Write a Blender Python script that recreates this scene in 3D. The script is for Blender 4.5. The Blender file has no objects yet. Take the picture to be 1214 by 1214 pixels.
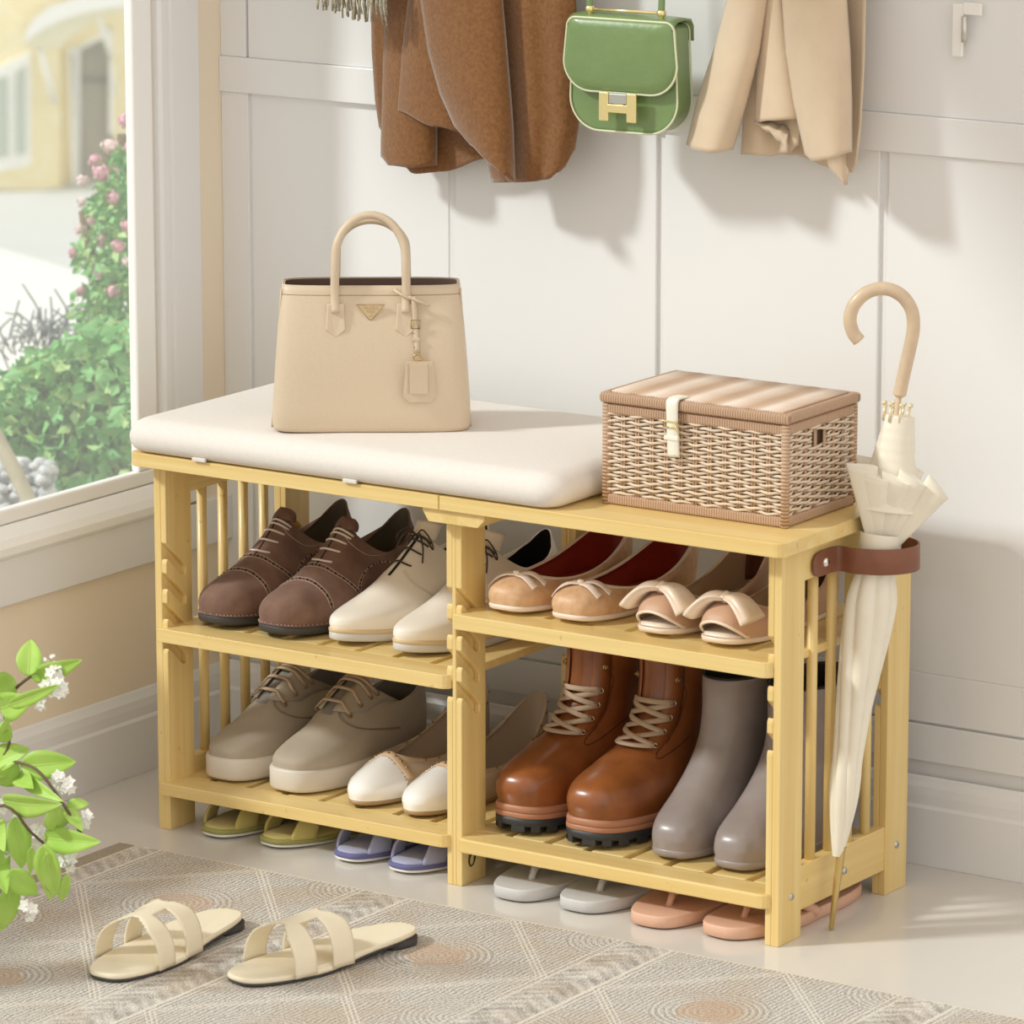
import bpy, bmesh, math, random
from math import sin, cos, pi, radians, sqrt, atan2
from mathutils import Vector as V, Matrix
from mathutils.bvhtree import BVHTree

SC = bpy.context.scene
COL = SC.collection
random.seed(7)

# ------------------------------------------------------------------ camera
FPX = 5879.48
CAM = V((3.68693, -4.72491, 1.71589))
YAW, PITCH, ROLL = .58883, -.21595, -.00043
FW = V((-sin(YAW)*cos(PITCH), cos(YAW)*cos(PITCH), sin(PITCH)))
RT = V((cos(YAW), sin(YAW), 0)); UP = RT.cross(FW)
R2 = RT*cos(ROLL)+UP*sin(ROLL); U2 = UP*cos(ROLL)-RT*sin(ROLL)
cd = bpy.data.cameras.new('camera'); cam = bpy.data.objects.new('camera', cd); COL.objects.link(cam)
cd.sensor_width = 36; cd.lens = FPX/1214*36; cd.clip_end = 400; cd.clip_start = .1
m = Matrix((R2, U2, -FW)).transposed().to_4x4(); m.translation = CAM
cam.matrix_world = m
cd.dof.use_dof = True; cd.dof.focus_distance = 6.15; cd.dof.aperture_fstop = 14
SC.camera = cam

# ------------------------------------------------------------------ light
w = bpy.data.worlds.new('world'); SC.world = w; w.use_nodes = True
bg = w.node_tree.nodes['Background']
bg.inputs[0].default_value = (1.0, .935, .855, 1)
_n, _l = w.node_tree.nodes, w.node_tree.links          # the open side of the room (right) is the brighter one
_tc = _n.new('ShaderNodeTexCoord'); _sp = _n.new('ShaderNodeSeparateXYZ'); _mr = _n.new('ShaderNodeMapRange')
_l.new(_tc.outputs['Generated'], _sp.inputs[0]); _l.new(_sp.outputs[0], _mr.inputs[0]); _l.new(_mr.outputs[0], bg.inputs[1])
_mr.inputs[1].default_value = -1; _mr.inputs[2].default_value = 1; _mr.inputs[3].default_value = .36; _mr.inputs[4].default_value = 1.24
SUN_DIR = V((1.0, 1.0, -1.04)).normalized()
sl = bpy.data.lights.new('sun', 'SUN'); so = bpy.data.objects.new('sun', sl); COL.objects.link(so)
sl.energy = 2.75; sl.angle = radians(6.0); sl.color = (1.0, .995, .99)
so.rotation_euler = SUN_DIR.to_track_quat('-Z', 'Y').to_euler(); so.location = (-4, -4, 5)
vs = SC.view_settings
vs.view_transform = 'Standard'; vs.look = 'None'; vs.gamma = 1; vs.use_curve_mapping = False
vs.exposure = 0.08

# ------------------------------------------------------------------ helpers
def ray(u, v): return FW + R2*((u-607)/FPX) - U2*((v-607)/FPX)
def at(u, v, y):                                  # point of the world plane y=const
    d = ray(u, v); return CAM + d*((y-CAM.y)/d.y)
def atz(u, v, z):
    d = ray(u, v); return CAM + d*((z-CAM.z)/d.z)
def lin(c):
    c = c/255; return c/12.92 if c <= .04045 else ((c+.055)/1.055)**2.4
def rgb(h):
    h = h.lstrip('#'); return (lin(int(h[0:2], 16)), lin(int(h[2:4], 16)), lin(int(h[4:6], 16)), 1)
def lerp(a, b, t): return a+(b-a)*t
def keys(ks, x):
    if x <= ks[0][0]: return ks[0][1]
    for (a, p), (b, q) in zip(ks, ks[1:]):
        if x <= b:
            t = (x-a)/(b-a); t = t*t*(3-2*t); return p+(q-p)*t
    return ks[-1][1]

class NT:
    def __init__(s, m): s.t = m.node_tree; s.n = s.t.nodes; s.l = s.t.links
    def add(s, k, **kw):
        n = s.n.new(k)
        for a, b in kw.items():
            if a in n.inputs.keys() if hasattr(n.inputs, 'keys') else False: pass
            setattr(n, a, b)
        return n
    def math(s, op, a, b=None, c=None):
        n = s.n.new('ShaderNodeMath'); n.operation = op
        for i, x in enumerate((a, b, c)):
            if x is None: continue
            if isinstance(x, (int, float)): n.inputs[i].default_value = x
            else: s.l.new(x, n.inputs[i])
        return n.outputs[0]
    def mix(s, f, a, b):
        n = s.n.new('ShaderNodeMix'); n.data_type = 'RGBA'
        for i, x in ((0, f), (6, a), (7, b)):
            if isinstance(x, (int, float)): n.inputs[i].default_value = x
            elif isinstance(x, tuple): n.inputs[i].default_value = x
            else: s.l.new(x, n.inputs[i])
        return n.outputs[2]

def mat(name, col, rough=.5, spec=.5, metal=0, noise=0, nscale=60, bump=0, bscale=200, sheen=0, coat=0, col2=None, sub=0, detail=3):
    m = bpy.data.materials.new(name); m.use_nodes = True; T = NT(m)
    p = T.n['Principled BSDF']; c = rgb(col)
    p.inputs['Base Color'].default_value = c
    p.inputs['Roughness'].default_value = rough; p.inputs['Metallic'].default_value = metal
    p.inputs['Specular IOR Level'].default_value = spec
    p.inputs['Sheen Weight'].default_value = sheen; p.inputs['Coat Weight'].default_value = coat
    p.inputs['Coat Roughness'].default_value = .15
    if sub: p.inputs['Subsurface Weight'].default_value = sub; p.inputs['Subsurface Radius'].default_value = (.01, .006, .004)
    tc = T.n.new('ShaderNodeTexCoord')
    if noise or col2:
        n = T.n.new('ShaderNodeTexNoise'); n.inputs['Scale'].default_value = nscale; n.inputs['Detail'].default_value = detail
        T.l.new(tc.outputs['Object'], n.inputs['Vector'])
        c2 = rgb(col2) if col2 else tuple(x*(1-noise) for x in c[:3])+(1,)
        r = T.n.new('ShaderNodeMapRange'); r.inputs[1].default_value = .35; r.inputs[2].default_value = .65
        T.l.new(n.outputs[0], r.inputs[0])
        T.l.new(T.mix(r.outputs[0], c, c2), p.inputs['Base Color'])
    if bump:
        n = T.n.new('ShaderNodeTexNoise'); n.inputs['Scale'].default_value = bscale; n.inputs['Detail'].default_value = 4
        T.l.new(tc.outputs['Object'], n.inputs['Vector'])
        b = T.n.new('ShaderNodeBump'); b.inputs['Strength'].default_value = bump; b.inputs['Distance'].default_value = .001
        T.l.new(n.outputs[0], b.inputs['Height']); T.l.new(b.outputs[0], p.inputs['Normal'])
    return m

def bamboo(axis):
    m = bpy.data.materials.new('bamboo_'+'xyz'[axis]); m.use_nodes = True; T = NT(m); p = T.n['Principled BSDF']
    tc = T.n.new('ShaderNodeTexCoord')
    def noise(sl, sc, det=3):
        mp = T.n.new('ShaderNodeMapping'); s = [sc]*3; s[axis] = sl; mp.inputs['Scale'].default_value = s
        T.l.new(tc.outputs['Object'], mp.inputs[0]); n = T.n.new('ShaderNodeTexNoise')
        n.inputs['Scale'].default_value = 1; n.inputs['Detail'].default_value = det
        T.l.new(mp.outputs[0], n.inputs['Vector']); return n.outputs[0]
    f = noise(6, 260); g = noise(1.2, 45, 1); k = noise(70, 70, 2)
    c = T.mix(T.math('MULTIPLY', f, 1.0), rgb('#F1D99C'), rgb('#E1C27A'))
    r = T.n.new('ShaderNodeMapRange'); r.inputs[1].default_value = .42; r.inputs[2].default_value = .6; T.l.new(g, r.inputs[0])
    c = T.mix(T.math('MULTIPLY', r.outputs[0], .38), c, rgb('#DAB567'))
    kk = T.math('MULTIPLY', T.math('GREATER_THAN', k, .735), .35)
    c = T.mix(kk, c, rgb('#B98A45'))
    T.l.new(c, p.inputs['Base Color']); p.inputs['Roughness'].default_value = .36
    p.inputs['Coat Weight'].default_value = .15; p.inputs['Coat Roughness'].default_value = .25
    b = T.n.new('ShaderNodeBump'); b.inputs['Strength'].default_value = .12; b.inputs['Distance'].default_value = .0006
    T.l.new(f, b.inputs['Height']); T.l.new(b.outputs[0], p.inputs['Normal'])
    return m
BX, BY, BZ = bamboo(0), bamboo(1), bamboo(2)

class MB:
    def __init__(s): s.v = []; s.f = []; s.mi = []; s.sm = []
    def add(s, vs, fs, mi=0, smooth=True):
        o = len(s.v); s.v += [tuple(p) for p in vs]
        for f in fs: s.f.append([i+o for i in f]); s.mi.append(mi); s.sm.append(smooth)
        return s
    def box(s, a, b, mi=0):
        x0, y0, z0 = a; x1, y1, z1 = b
        vs = [(x0, y0, z0), (x1, y0, z0), (x1, y1, z0), (x0, y1, z0), (x0, y0, z1), (x1, y0, z1), (x1, y1, z1), (x0, y1, z1)]
        return s.add(vs, [(0, 3, 2, 1), (4, 5, 6, 7), (0, 1, 5, 4), (1, 2, 6, 5), (2, 3, 7, 6), (3, 0, 4, 7)], mi, False)
    def prism(s, poly, axis, a, b, mi=0, smooth=False):   # polygon in the two other axes, extruded along axis
        n = len(poly); vs = []
        for c in (a, b):
            for p, q in poly:
                t = [p, q]; t.insert(axis, c); vs.append(tuple(t))
        fs = [list(range(n))[::-1], list(range(n, 2*n))]
        s.add(vs, fs, mi, False)
        o = len(s.v)-2*n
        for i in range(n):
            s.f.append([o+i, o+(i+1) % n, o+n+(i+1) % n, o+n+i]); s.mi.append(mi); s.sm.append(smooth)
        return s
    def grid(s, rows, closed=False, mi=0, smooth=True):
        nr = len(rows); nc = len(rows[0]); fs = []
        for i in range(nr-1):
            for j in range(nc if closed else nc-1):
                k = (j+1) % nc; fs.append((i*nc+j, i*nc+k, (i+1)*nc+k, (i+1)*nc+j))
        return s.add([p for r in rows for p in r], fs, mi, smooth)
    def tube(s, path, r, closed=False, ns=8, mi=0, cap=True, flat=1, nrm=None):
        P = [V(p) for p in path]; n = len(P)
        if n < 2: return s
        R = r if isinstance(r, (list, tuple)) else [r]*n
        rows = []; last = None
        for i in range(n):
            a = P[(i-1) % n] if (closed or i) else P[0]; b = P[(i+1) % n] if (closed or i < n-1) else P[-1]
            t = (b-a); t = t.normalized() if t.length > 1e-9 else V((0, 0, 1))
            if nrm is not None: x = V(nrm[i] if isinstance(nrm, list) else nrm)
            else:
                x = last if last else (V((0, 0, 1)) if abs(t.z) < .9 else V((1, 0, 0)))
            x = (x-t*x.dot(t)); x = x.normalized() if x.length > 1e-6 else t.orthogonal().normalized()
            last = x; y = t.cross(x)
            ph = pi/ns if flat != 1 and ns == 4 else 0
            rows.append([P[i]+(x*cos(2*pi*k/ns+ph)*flat+y*sin(2*pi*k/ns+ph))*R[i] for k in range(ns)])
        if closed: rows.append(rows[0])
        o = len(s.v); s.grid(rows, True, mi)
        if cap and not closed:
            s.f.append([o+k for k in range(ns)][::-1]); s.mi.append(mi); s.sm.append(True)
            q = o+(len(rows)-1)*ns; s.f.append([q+k for k in range(ns)]); s.mi.append(mi); s.sm.append(True)
        return s
    def lathe(s, prof, c=(0, 0, 0), ns=24, mi=0, ax=None):
        c = V(c); rows = []
        X, Y, Z = (V((1, 0, 0)), V((0, 1, 0)), V((0, 0, 1))) if ax is None else ax
        for r, z in prof: rows.append([c+X*(r*cos(2*pi*k/ns))+Y*(r*sin(2*pi*k/ns))+Z*z for k in range(ns)])
        return s.grid(rows, True, mi)
    def sphere(s, c, r, mi=0, ns=10, nr=6, sc=(1, 1, 1)):
        rows = []
        for i in range(nr+1):
            a = pi*i/nr; rows.append([(c[0]+r*sc[0]*sin(a)*cos(2*pi*k/ns), c[1]+r*sc[1]*sin(a)*sin(2*pi*k/ns), c[2]-r*sc[2]*cos(a)) for k in range(ns)])
        return s.grid(rows, True, mi)
    def build(s, name, mats, parent=None, bevel=0, bs=2, weld=False, sub=0, solid=0):
        me = bpy.data.meshes.new(name); me.from_pydata(s.v, [], s.f)
        if not isinstance(mats, (list, tuple)): mats = [mats]
        for m in mats: me.materials.append(m)
        for p, mi, sm in zip(me.polygons, s.mi, s.sm): p.material_index = mi; p.use_smooth = sm
        bm = bmesh.new(); bm.from_mesh(me)
        if weld: bmesh.ops.remove_doubles(bm, verts=bm.verts, dist=1e-5)
        bmesh.ops.recalc_face_normals(bm, faces=bm.faces); bm.to_mesh(me); bm.free()
        o = bpy.data.objects.new(name, me); COL.objects.link(o)
        if parent: o.parent = parent
        if bevel:
            b = o.modifiers.new('b', 'BEVEL'); b.width = bevel; b.segments = bs; b.limit_method = 'ANGLE'; b.angle_limit = radians(40)
        if solid:
            b = o.modifiers.new('s', 'SOLIDIFY'); b.thickness = solid; b.offset = 0
        if sub:
            b = o.modifiers.new('u', 'SUBSURF'); b.levels = sub; b.render_levels = sub
        return o

def tag(o, label=None, cat=None, group=None, kind=None):
    if label: o['label'] = label
    if cat: o['category'] = cat
    if group: o['group'] = group
    if kind: o['kind'] = kind
    return o
def empty(name, loc=(0, 0, 0), rz=0, label=None, cat=None, group=None):
    o = bpy.data.objects.new(name, None); COL.objects.link(o); o.location = loc; o.rotation_euler = (0, 0, rz)
    o.empty_display_size = .05
    return tag(o, label, cat, group)
def struct(o): o['kind'] = 'structure'; return o
def smooth_path(pts, n=6, closed=False):
    P = [V(p) for p in pts]; out = []; N = len(P)
    for i in range(N if closed else N-1):
        p0 = P[(i-1) % N] if (closed or i) else P[0]*2-P[1]; p1 = P[i]; p2 = P[(i+1) % N]
        p3 = P[(i+2) % N] if (closed or i < N-2) else P[-1]*2-P[-2]
        for k in range(n):
            t = k/n
            out.append(.5*((2*p1)+(p2-p0)*t+(2*p0-5*p1+4*p2-p3)*t*t+(3*p1-p0-3*p2+p3)*t**3))
    if not closed: out.append(P[-1])
    return out
def text_mesh(name, s, size, M, mt, parent=None, ext=.0002):
    c = bpy.data.curves.new(name, 'FONT'); c.body = s; c.size = size; c.extrude = ext; c.align_x = 'CENTER'; c.align_y = 'CENTER'
    o = bpy.data.objects.new(name+'_c', c); COL.objects.link(o)
    me = bpy.data.meshes.new_from_object(o); bpy.data.objects.remove(o)
    me.transform(M); me.materials.append(mt)
    o = bpy.data.objects.new(name, me); COL.objects.link(o)
    if parent: o.parent = parent
    return o

# ------------------------------------------------------------------ room
XW, YW = -.1878, .3962
wall_m = mat('painted_panelling', '#E9E9E9', rough=.42, noise=.02, nscale=3, bump=.02, bscale=90)
trim_m = mat('painted_trim', '#ECECEC', rough=.32)
frame_m = mat('window_frame_white', '#FAFAF8', rough=.3)

def floor_mat():
    m = mat('polished_floor', '#DDD8D1', rough=.16, noise=.03, nscale=2.5, bump=.01, bscale=30); return m
struct(MB().box((-.5, -6, -.05), (5, YW+.02, 0)).build('floor', floor_mat()))

# back wall: base sheet with shaker boards in front of it
RC = .006
b = MB(); b.box((XW-.03, YW+RC, 0), (5, YW+.12, 2.75)); struct(b.build('wall_back', wall_m))
def board(name, x0, x1, z0, z1, y=YW, th=RC+.002, mt=trim_m):
    o = MB().box((x0, y, z0), (x1, y+th, z1)).build(name, mt, bevel=.0012); return struct(o)
grooves = [-.147, .1675, .4795, .7935, 1.1055, 1.42, 1.735, 2.05]
board('trim_1', XW, 5, .870, .916, YW-.004, RC+.006)             # top rail
board('trim_2', XW, 5, .177, .238)                                # lower rail
board('trim_3', XW, 5, .128, .174)
board('trim_4', XW, -.1445, .238, .870)                           # corner stile
for i, (a, c) in enumerate(zip(grooves, grooves[1:])):
    board('trim_%d' % (5+i), a+.0125, c-(.0 if i else 0), .238, .870, YW+.001, RC) if i else board('trim_5', -.142, grooves[1], .238, .870, YW+.0045, .003)
board('trim_30', -.144, 1.03, .916, 2.7, YW+.0015, RC)
board('trim_31', 1.034, 5, .916, 2.7, YW-.004, RC+.006)
board('trim_32', XW, -.147, .916, 2.7, YW-.0, RC)

def baseboard(name, xa, xb, along_x=True):
    prof = [(0, 0), (.012, 0), (.012, .072), (.009, .076), (.009, .088), (.0075, .098), (.004, .104), (.0022, .108), (0, .1105)]
    b = MB()
    if along_x: b.prism([(YW-p, z) for p, z in prof], 0, xa, xb)
    else: b.prism([(XW+p, z) for p, z in prof], 1, xa, xb)
    return struct(b.build(name, trim_m, bevel=.0008))
baseboard('baseboard_back', XW, 5); baseboard('baseboard_left', -6, YW, False)

# left wall around the window opening
WY0, WY1, WZ0, WZ1 = -2.1, .250, .362, 2.02
b = MB(); T = .03
b.box((XW-T, -6, 0), (XW, YW+.1, WZ0)); b.box((XW-T, -6, WZ1), (XW, YW+.1, 2.75))
b.box((XW-T, WY1, WZ0), (XW, YW+.1, WZ1)); b.box((XW-T, -6, WZ0), (XW, WY0, WZ1))
struct(b.build('wall_left', mat('left_wall_shade_tone', '#F3E6D0', rough=.45)))  # same paint as the other walls; warm shade put into its colour
# window frame, set near the inner face
wf = struct(empty('window_1', (XW, -1, .4)))
FI = .0
def wbox(name, a, c, mt=frame_m, bev=.003):
    o = MB().box((a[0]-XW, a[1]+1, a[2]-.4), (c[0]-XW, c[1]+1, c[2]-.4)).build(name, mt, wf, bevel=bev); return o
wbox('window_frame', (XW-.010, .207, .397), (XW+.004, .247, WZ1))
wbox('window_frame', (XW-.010, WY0, .397), (XW+.004, WY0+.04, WZ1))
wbox('window_frame', (XW-.010, WY0, .378), (XW+.004, .247, .3975))
wbox('window_frame', (XW-.010, WY0, WZ1-.04), (XW+.004, .247, WZ1))
g = bpy.data.materials.new('window_glass'); g.use_nodes = True; Tn = NT(g)
for n in list(Tn.n):
    if n.type != 'OUTPUT_MATERIAL': Tn.n.remove(n)
tr = Tn.n.new('ShaderNodeBsdfTransparent'); tr.inputs[0].default_value = (.96, .98, .97, 1)
gl = Tn.n.new('ShaderNodeBsdfGlossy'); gl.inputs['Roughness'].default_value = .02
fr = Tn.n.new('ShaderNodeLayerWeight'); fr.inputs[0].default_value = .5
fo = Tn.math('MULTIPLY', Tn.math('POWER', fr.outputs['Facing'], 4), .12)
mx = Tn.n.new('ShaderNodeMixShader'); Tn.l.new(fo, mx.inputs[0]); Tn.l.new(tr.outputs[0], mx.inputs[1]); Tn.l.new(gl.outputs[0], mx.inputs[2])
haze_veil = Tn.n.new('ShaderNodeBsdfTranslucent'); haze_veil.inputs[0].default_value = (.95, .97, .95, 1)  # milky veil in the glass, imitates the washed-out haze outside
mh = Tn.n.new('ShaderNodeMixShader'); mh.inputs[0].default_value = .11; Tn.l.new(mx.outputs[0], mh.inputs[1]); Tn.l.new(haze_veil.outputs[0], mh.inputs[2])
Tn.l.new(mh.outputs[0], [n for n in Tn.n if n.type == 'OUTPUT_MATERIAL'][0].inputs[0])
wbox('window_pane', (XW-.006, WY0+.03, .39), (XW-.003, .21, WZ1-.03), g, 0)
# casing + sill + apron
b = MB(); b.prism([(XW-.01, .2515), (XW+.010, .2515), (XW+.013, .256), (XW+.013, .268), (XW+.008, .272), (XW+.008, .276), (XW+.011, .279), (XW+.011, .336), (XW-.01, .336)], 2, .34, 2.2)
struct(b.build('trim_40', trim_m, bevel=.001))
b = MB(); b.prism([(XW-.01, .338), (XW+.016, .338), (XW+.02, .345), (XW+.021, .356), (XW+.017, .366), (XW+.006, .378), (XW-.01, .379)], 1, -3, .2515)
b2 = MB()
pr = [(XW-.01, .336), (XW+.012, .336), (XW+.017, .342), (XW+.018, .352), (XW+.014, .362), (XW+.005, .377), (XW-.01, .378)]
vs_ = []
rows = [[(x, y, z) for x, z in pr] for y in (-3, .2515)]
n_ = len(pr); vs_ = rows[0]+rows[1]
b2.add(vs_, [list(range(n_))[::-1], list(range(n_, 2*n_))]+[[i, (i+1) % n_, n_+(i+1) % n_, n_+i] for i in range(n_)], 0, False)
struct(b2.build('trim_41', frame_m, bevel=.002))
struct(MB().box((XW-.01, -3, .276), (XW+.010, YW, .336)).build('trim_42', trim_m, bevel=.0015))
# small white hinge on the right hand panel
hp = at(1143, 35, YW-.006)
h = empty('hinge', hp, 0, 'small white metal hinge high on the panelled wall, right of the beige coat', 'hinge')
hm = mat('white_metal', '#F5F3EE', rough=.3)
MB().box((-.014, -.004, -.032), (.0, .0, .030)).build('hinge_leaf', hm, h, bevel=.001)
MB().box((0, -.0045, .018), (.024, .0, .032)).build('hinge_bracket', hm, h, bevel=.001)
MB().tube([(.003, -.005, -.014), (.003, -.005, .016)], .0035, ns=8).build('hinge_pin', mat('hinge_pin_metal', '#D8D6D0', rough=.25, metal=.6), h)

# rug
def rug_mat():
    m = bpy.data.materials.new('woven_rug'); m.use_nodes = True; T = NT(m); p = T.n['Principled BSDF']
    tc = T.n.new('ShaderNodeTexCoord'); sp = T.n.new('ShaderNodeSeparateXYZ'); T.l.new(tc.outputs['Object'], sp.inputs[0])
    x, y = sp.outputs[0], sp.outputs[1]
    M = T.math
    wn = T.n.new('ShaderNodeTexNoise'); wn.inputs['Scale'].default_value = 38; T.l.new(tc.outputs['Object'], wn.inputs['Vector'])
    per = .37
    # strips: braid (0-.065) then field
    xs = M('SUBTRACT', x, M('MULTIPLY', M('FLOOR', M('DIVIDE', x, per)), per))
    braid = M('LESS_THAN', xs, .065)
    def line(v, c, wd): return M('LESS_THAN', M('ABSOLUTE', M('SUBTRACT', v, c)), wd)
    ln = M('MAXIMUM', line(xs, .0, .0022), line(xs, .065, .0022)); ln = M('MAXIMUM', ln, line(xs, .073, .001)); ln = M('MAXIMUM', ln, line(xs, per-.008, .001))
    # field: diagonals mirrored around the strip centre, period in y .34
    py = .34
    fx = M('ABSOLUTE', M('SUBTRACT', xs, .2175))
    yy = M('SUBTRACT', y, M('MULTIPLY', M('FLOOR', M('DIVIDE', y, py)), py)); fy = M('ABSOLUTE', M('SUBTRACT', yy, py/2))
    dd = M('ADD', M('MULTIPLY', fx, 1.12), fy)
    dl = M('MAXIMUM', line(dd, .165, .0016), M('MAXIMUM', line(dd, .157, .0012), line(dd, .173, .0012)))
    ln = M('MAXIMUM', ln, M('MULTIPLY', dl, M('SUBTRACT', 1, braid)))
    rad = M('SQRT', M('ADD', M('MULTIPLY', fx, M('MULTIPLY', fx, 1.0)), M('MULTIPLY', fy, M('MULTIPLY', fy, 1.0))))
    arcs = M('SINE', M('MULTIPLY', rad, 820))
    fx2 = M('SUBTRACT', .1525, fx); rad2 = M('SQRT', M('ADD', M('MULTIPLY', fx2, fx2), M('MULTIPLY', M('SUBTRACT', fy, .17), M('SUBTRACT', fy, .17))))
    arcs2 = M('SINE', M('MULTIPLY', rad2, 900))
    st = M('SINE', M('MULTIPLY', M('ADD', M('MULTIPLY', x, 1.0), M('MULTIPLY', wn.outputs[0], .009)), 1000))
    inner = M('MULTIPLY', M('LESS_THAN', rad, .070), .8); corner = M('MULTIPLY', M('LESS_THAN', rad2, .07), .7)
    pat = M('ADD', M('MULTIPLY', inner, arcs), M('MULTIPLY', M('SUBTRACT', 1, inner), st))
    pat = M('ADD', M('MULTIPLY', corner, arcs2), M('MULTIPLY', M('SUBTRACT', 1, corner), pat))
    # braid scales
    bx = M('SUBTRACT', xs, .0325); br = M('SINE', M('ADD', M('MULTIPLY', y, 300), M('MULTIPLY', M('ABSOLUTE', bx), 260)))
    br = M('ADD', M('MULTIPLY', br, .5), M('MULTIPLY', M('SUBTRACT', wn.outputs[0], .5), 4))
    pat = M('ADD', M('MULTIPLY', braid, br), M('MULTIPLY', M('SUBTRACT', 1, braid), pat))
    cross = M('SINE', M('MULTIPLY', y, 2600))
    pat = M('ADD', M('MULTIPLY', pat, .24), M('MULTIPLY', cross, .14)); pat = M('ADD', pat, .5)
    fn = T.n.new('ShaderNodeTexNoise'); fn.inputs['Scale'].default_value = 420; T.l.new(tc.outputs['Object'], fn.inputs['Vector'])
    pat = M('ADD', pat, M('MULTIPLY', M('SUBTRACT', fn.outputs[0], .5), 2.2))
    c = T.mix(pat, rgb('#8A847E'), rgb('#F0EAE1'))
    big = T.n.new('ShaderNodeTexNoise'); big.inputs['Scale'].default_value = 9; T.l.new(tc.outputs['Object'], big.inputs['Vector'])
    tr_ = T.n.new('ShaderNodeMapRange'); tr_.inputs[1].default_value = .45; tr_.inputs[2].default_value = .65; T.l.new(big.outputs[0], tr_.inputs[0])
    c = T.mix(M('MULTIPLY', tr_.outputs[0], .5), c, T.mix(pat, rgb('#9C8B76'), rgb('#D9C6AE')))
    med = M('LESS_THAN', M('ADD', rad, M('MULTIPLY', wn.outputs[0], .05)), .062)
    c = T.mix(M('MULTIPLY', med, .55), c, T.mix(fn.outputs[0], rgb('#A0714C'), rgb('#E0C8AC')))
    c = T.mix(M('MULTIPLY', ln, .75), c, rgb('#EBE3D6'))
    bord = M('LESS_THAN', x, .026); bordb = M('LESS_THAN', x, .029)
    c = T.mix(M('MULTIPLY', bordb, .9), c, rgb('#E6DCCB')); c = T.mix(M('MULTIPLY', bord, .8), c, T.mix(fn.outputs[0], rgb('#5E5344'), rgb('#B9AA92')))
    bk = M('LESS_THAN', M('MULTIPLY', y, -1), .004); c = T.mix(bk, c, rgb('#E4D8BE'))
    T.l.new(c, p.inputs['Base Color']); p.inputs['Roughness'].default_value = .95; p.inputs['Specular IOR Level'].default_value = .1
    bp = T.n.new('ShaderNodeBump'); bp.inputs['Strength'].default_value = .6; bp.inputs['Distance'].default_value = .0015
    T.l.new(pat, bp.inputs['Height']); T.l.new(bp.outputs[0], p.inputs['Normal'])
    return m
rug = MB().box((0, -1.7, 0), (2.9, 0, .005)).build('rug', rug_mat(), bevel=.002)
rug.location = (.008, -.087, 0)
tag(rug, 'beige and grey woven rug with diamond pattern on the floor in front of the rack', 'rug')

# ------------------------------------------------------------------ bench
W, TL, D_, DD, HT = .900, .0184, .0515, .3005, .4668
MX0, MX1 = .4375, .4590
bench = empty('shoe_bench', (0, 0, 0), 0, 'light bamboo shoe rack bench with four slatted shelves by the panelled wall', 'shoe rack')
ztops = [.3675, .3295, .2915, .2535]
def slot_poly(y0, y1, z1):
    p = [(y1, 0), (y1, z1), (y0, z1)]
    for zt in ztops:
        sl_, hh, ye = .9, .0165, .034
        p += [(y0, zt), (y0+ye, zt-sl_*ye)]
        p += [(y0+ye+.005, zt-sl_*ye-.006), (y0+ye+.004, zt-sl_*ye-.014), (y0+ye-.002, zt-sl_*ye-hh+.001)]
        p += [(y0+.007, zt-hh-.0065), (y0+.003, zt-hh-.004), (y0+.0008, zt-hh-.0065), (y0, zt-hh-.010)]
    p += [(y0, 0)]
    return p
def leg(x0, x1, y0, y1, left_slots, right_slots, z1=HT):
    b = MB(); a, c = x0, x1
    cut = .0082
    if left_slots: b.prism(slot_poly(y0, y1, z1), 0, x0, x0+cut); a = x0+cut
    if right_slots: b.prism(slot_poly(y0, y1, z1), 0, x1-cut, x1); c = x1-cut
    b.box((a, y0, 0), (c, y1, z1))
    o = b.build('leg', BZ, bench, bevel=.0011)
    return o
for y0, y1 in ((0, D_), (DD-D_, DD)):
    leg(0, TL, y0, y1, False, True); leg(MX0, MX1, y0, y1, True, True, .449); leg(W-TL, W, y0, y1, True, False)
for x0, x1 in ((.002, TL-.002), (W-TL+.002, W-.002)):
    MB().box((x0, D_-.001, .4234), (x1, DD-D_+.001, HT)).build('side_rail', BY, bench, bevel=.001)
    MB().box((x0, D_-.001, .031), (x1, DD-D_+.001, .0845)).build('side_rail', BY, bench, bevel=.001)
    for y in (.085, .128, .171, .214):
        xc = (x0+x1)/2
        MB().tube([(xc, y, .083), (xc, y, .4245)], .0063, ns=16).build('spindle', BZ, bench)
# support board below the joint
b = MB(); b.prism([(.4185, .4668), (.4185, .4625), (.4270, .4495), (.4970, .4495), (.5065, .4590), (.5065, .4668)], 1, -.022, .318)
sb = b.build('support_board', BY, bench, bevel=.001)
def top_panel(x0, x1, rl, rr):
    b = MB(); y0, y1 = -.0283, .333
    def corner(cx, cy, r, a0): return [(cx+r*cos(a0+i*pi/8), cy+r*sin(a0+i*pi/8)) for i in range(5)]
    P = []
    r1, r2 = (.012 if rl else .001), (.012 if rr else .001)
    P += corner(x0+r1, y0+r1, r1, pi)+corner(x1-r2, y0+r2, r2, 1.5*pi)+corner(x1-r2, y1-r2, r2, 0)+corner(x0+r1, y1-r1, r1, .5*pi)
    b.prism(P, 2, HT, HT+.017)
    return b.build('seat_board', BX, bench, bevel=.004, bs=3)
top_panel(-.0169, .4455, True, False); top_panel(.4468, .9165, False, True)
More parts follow.
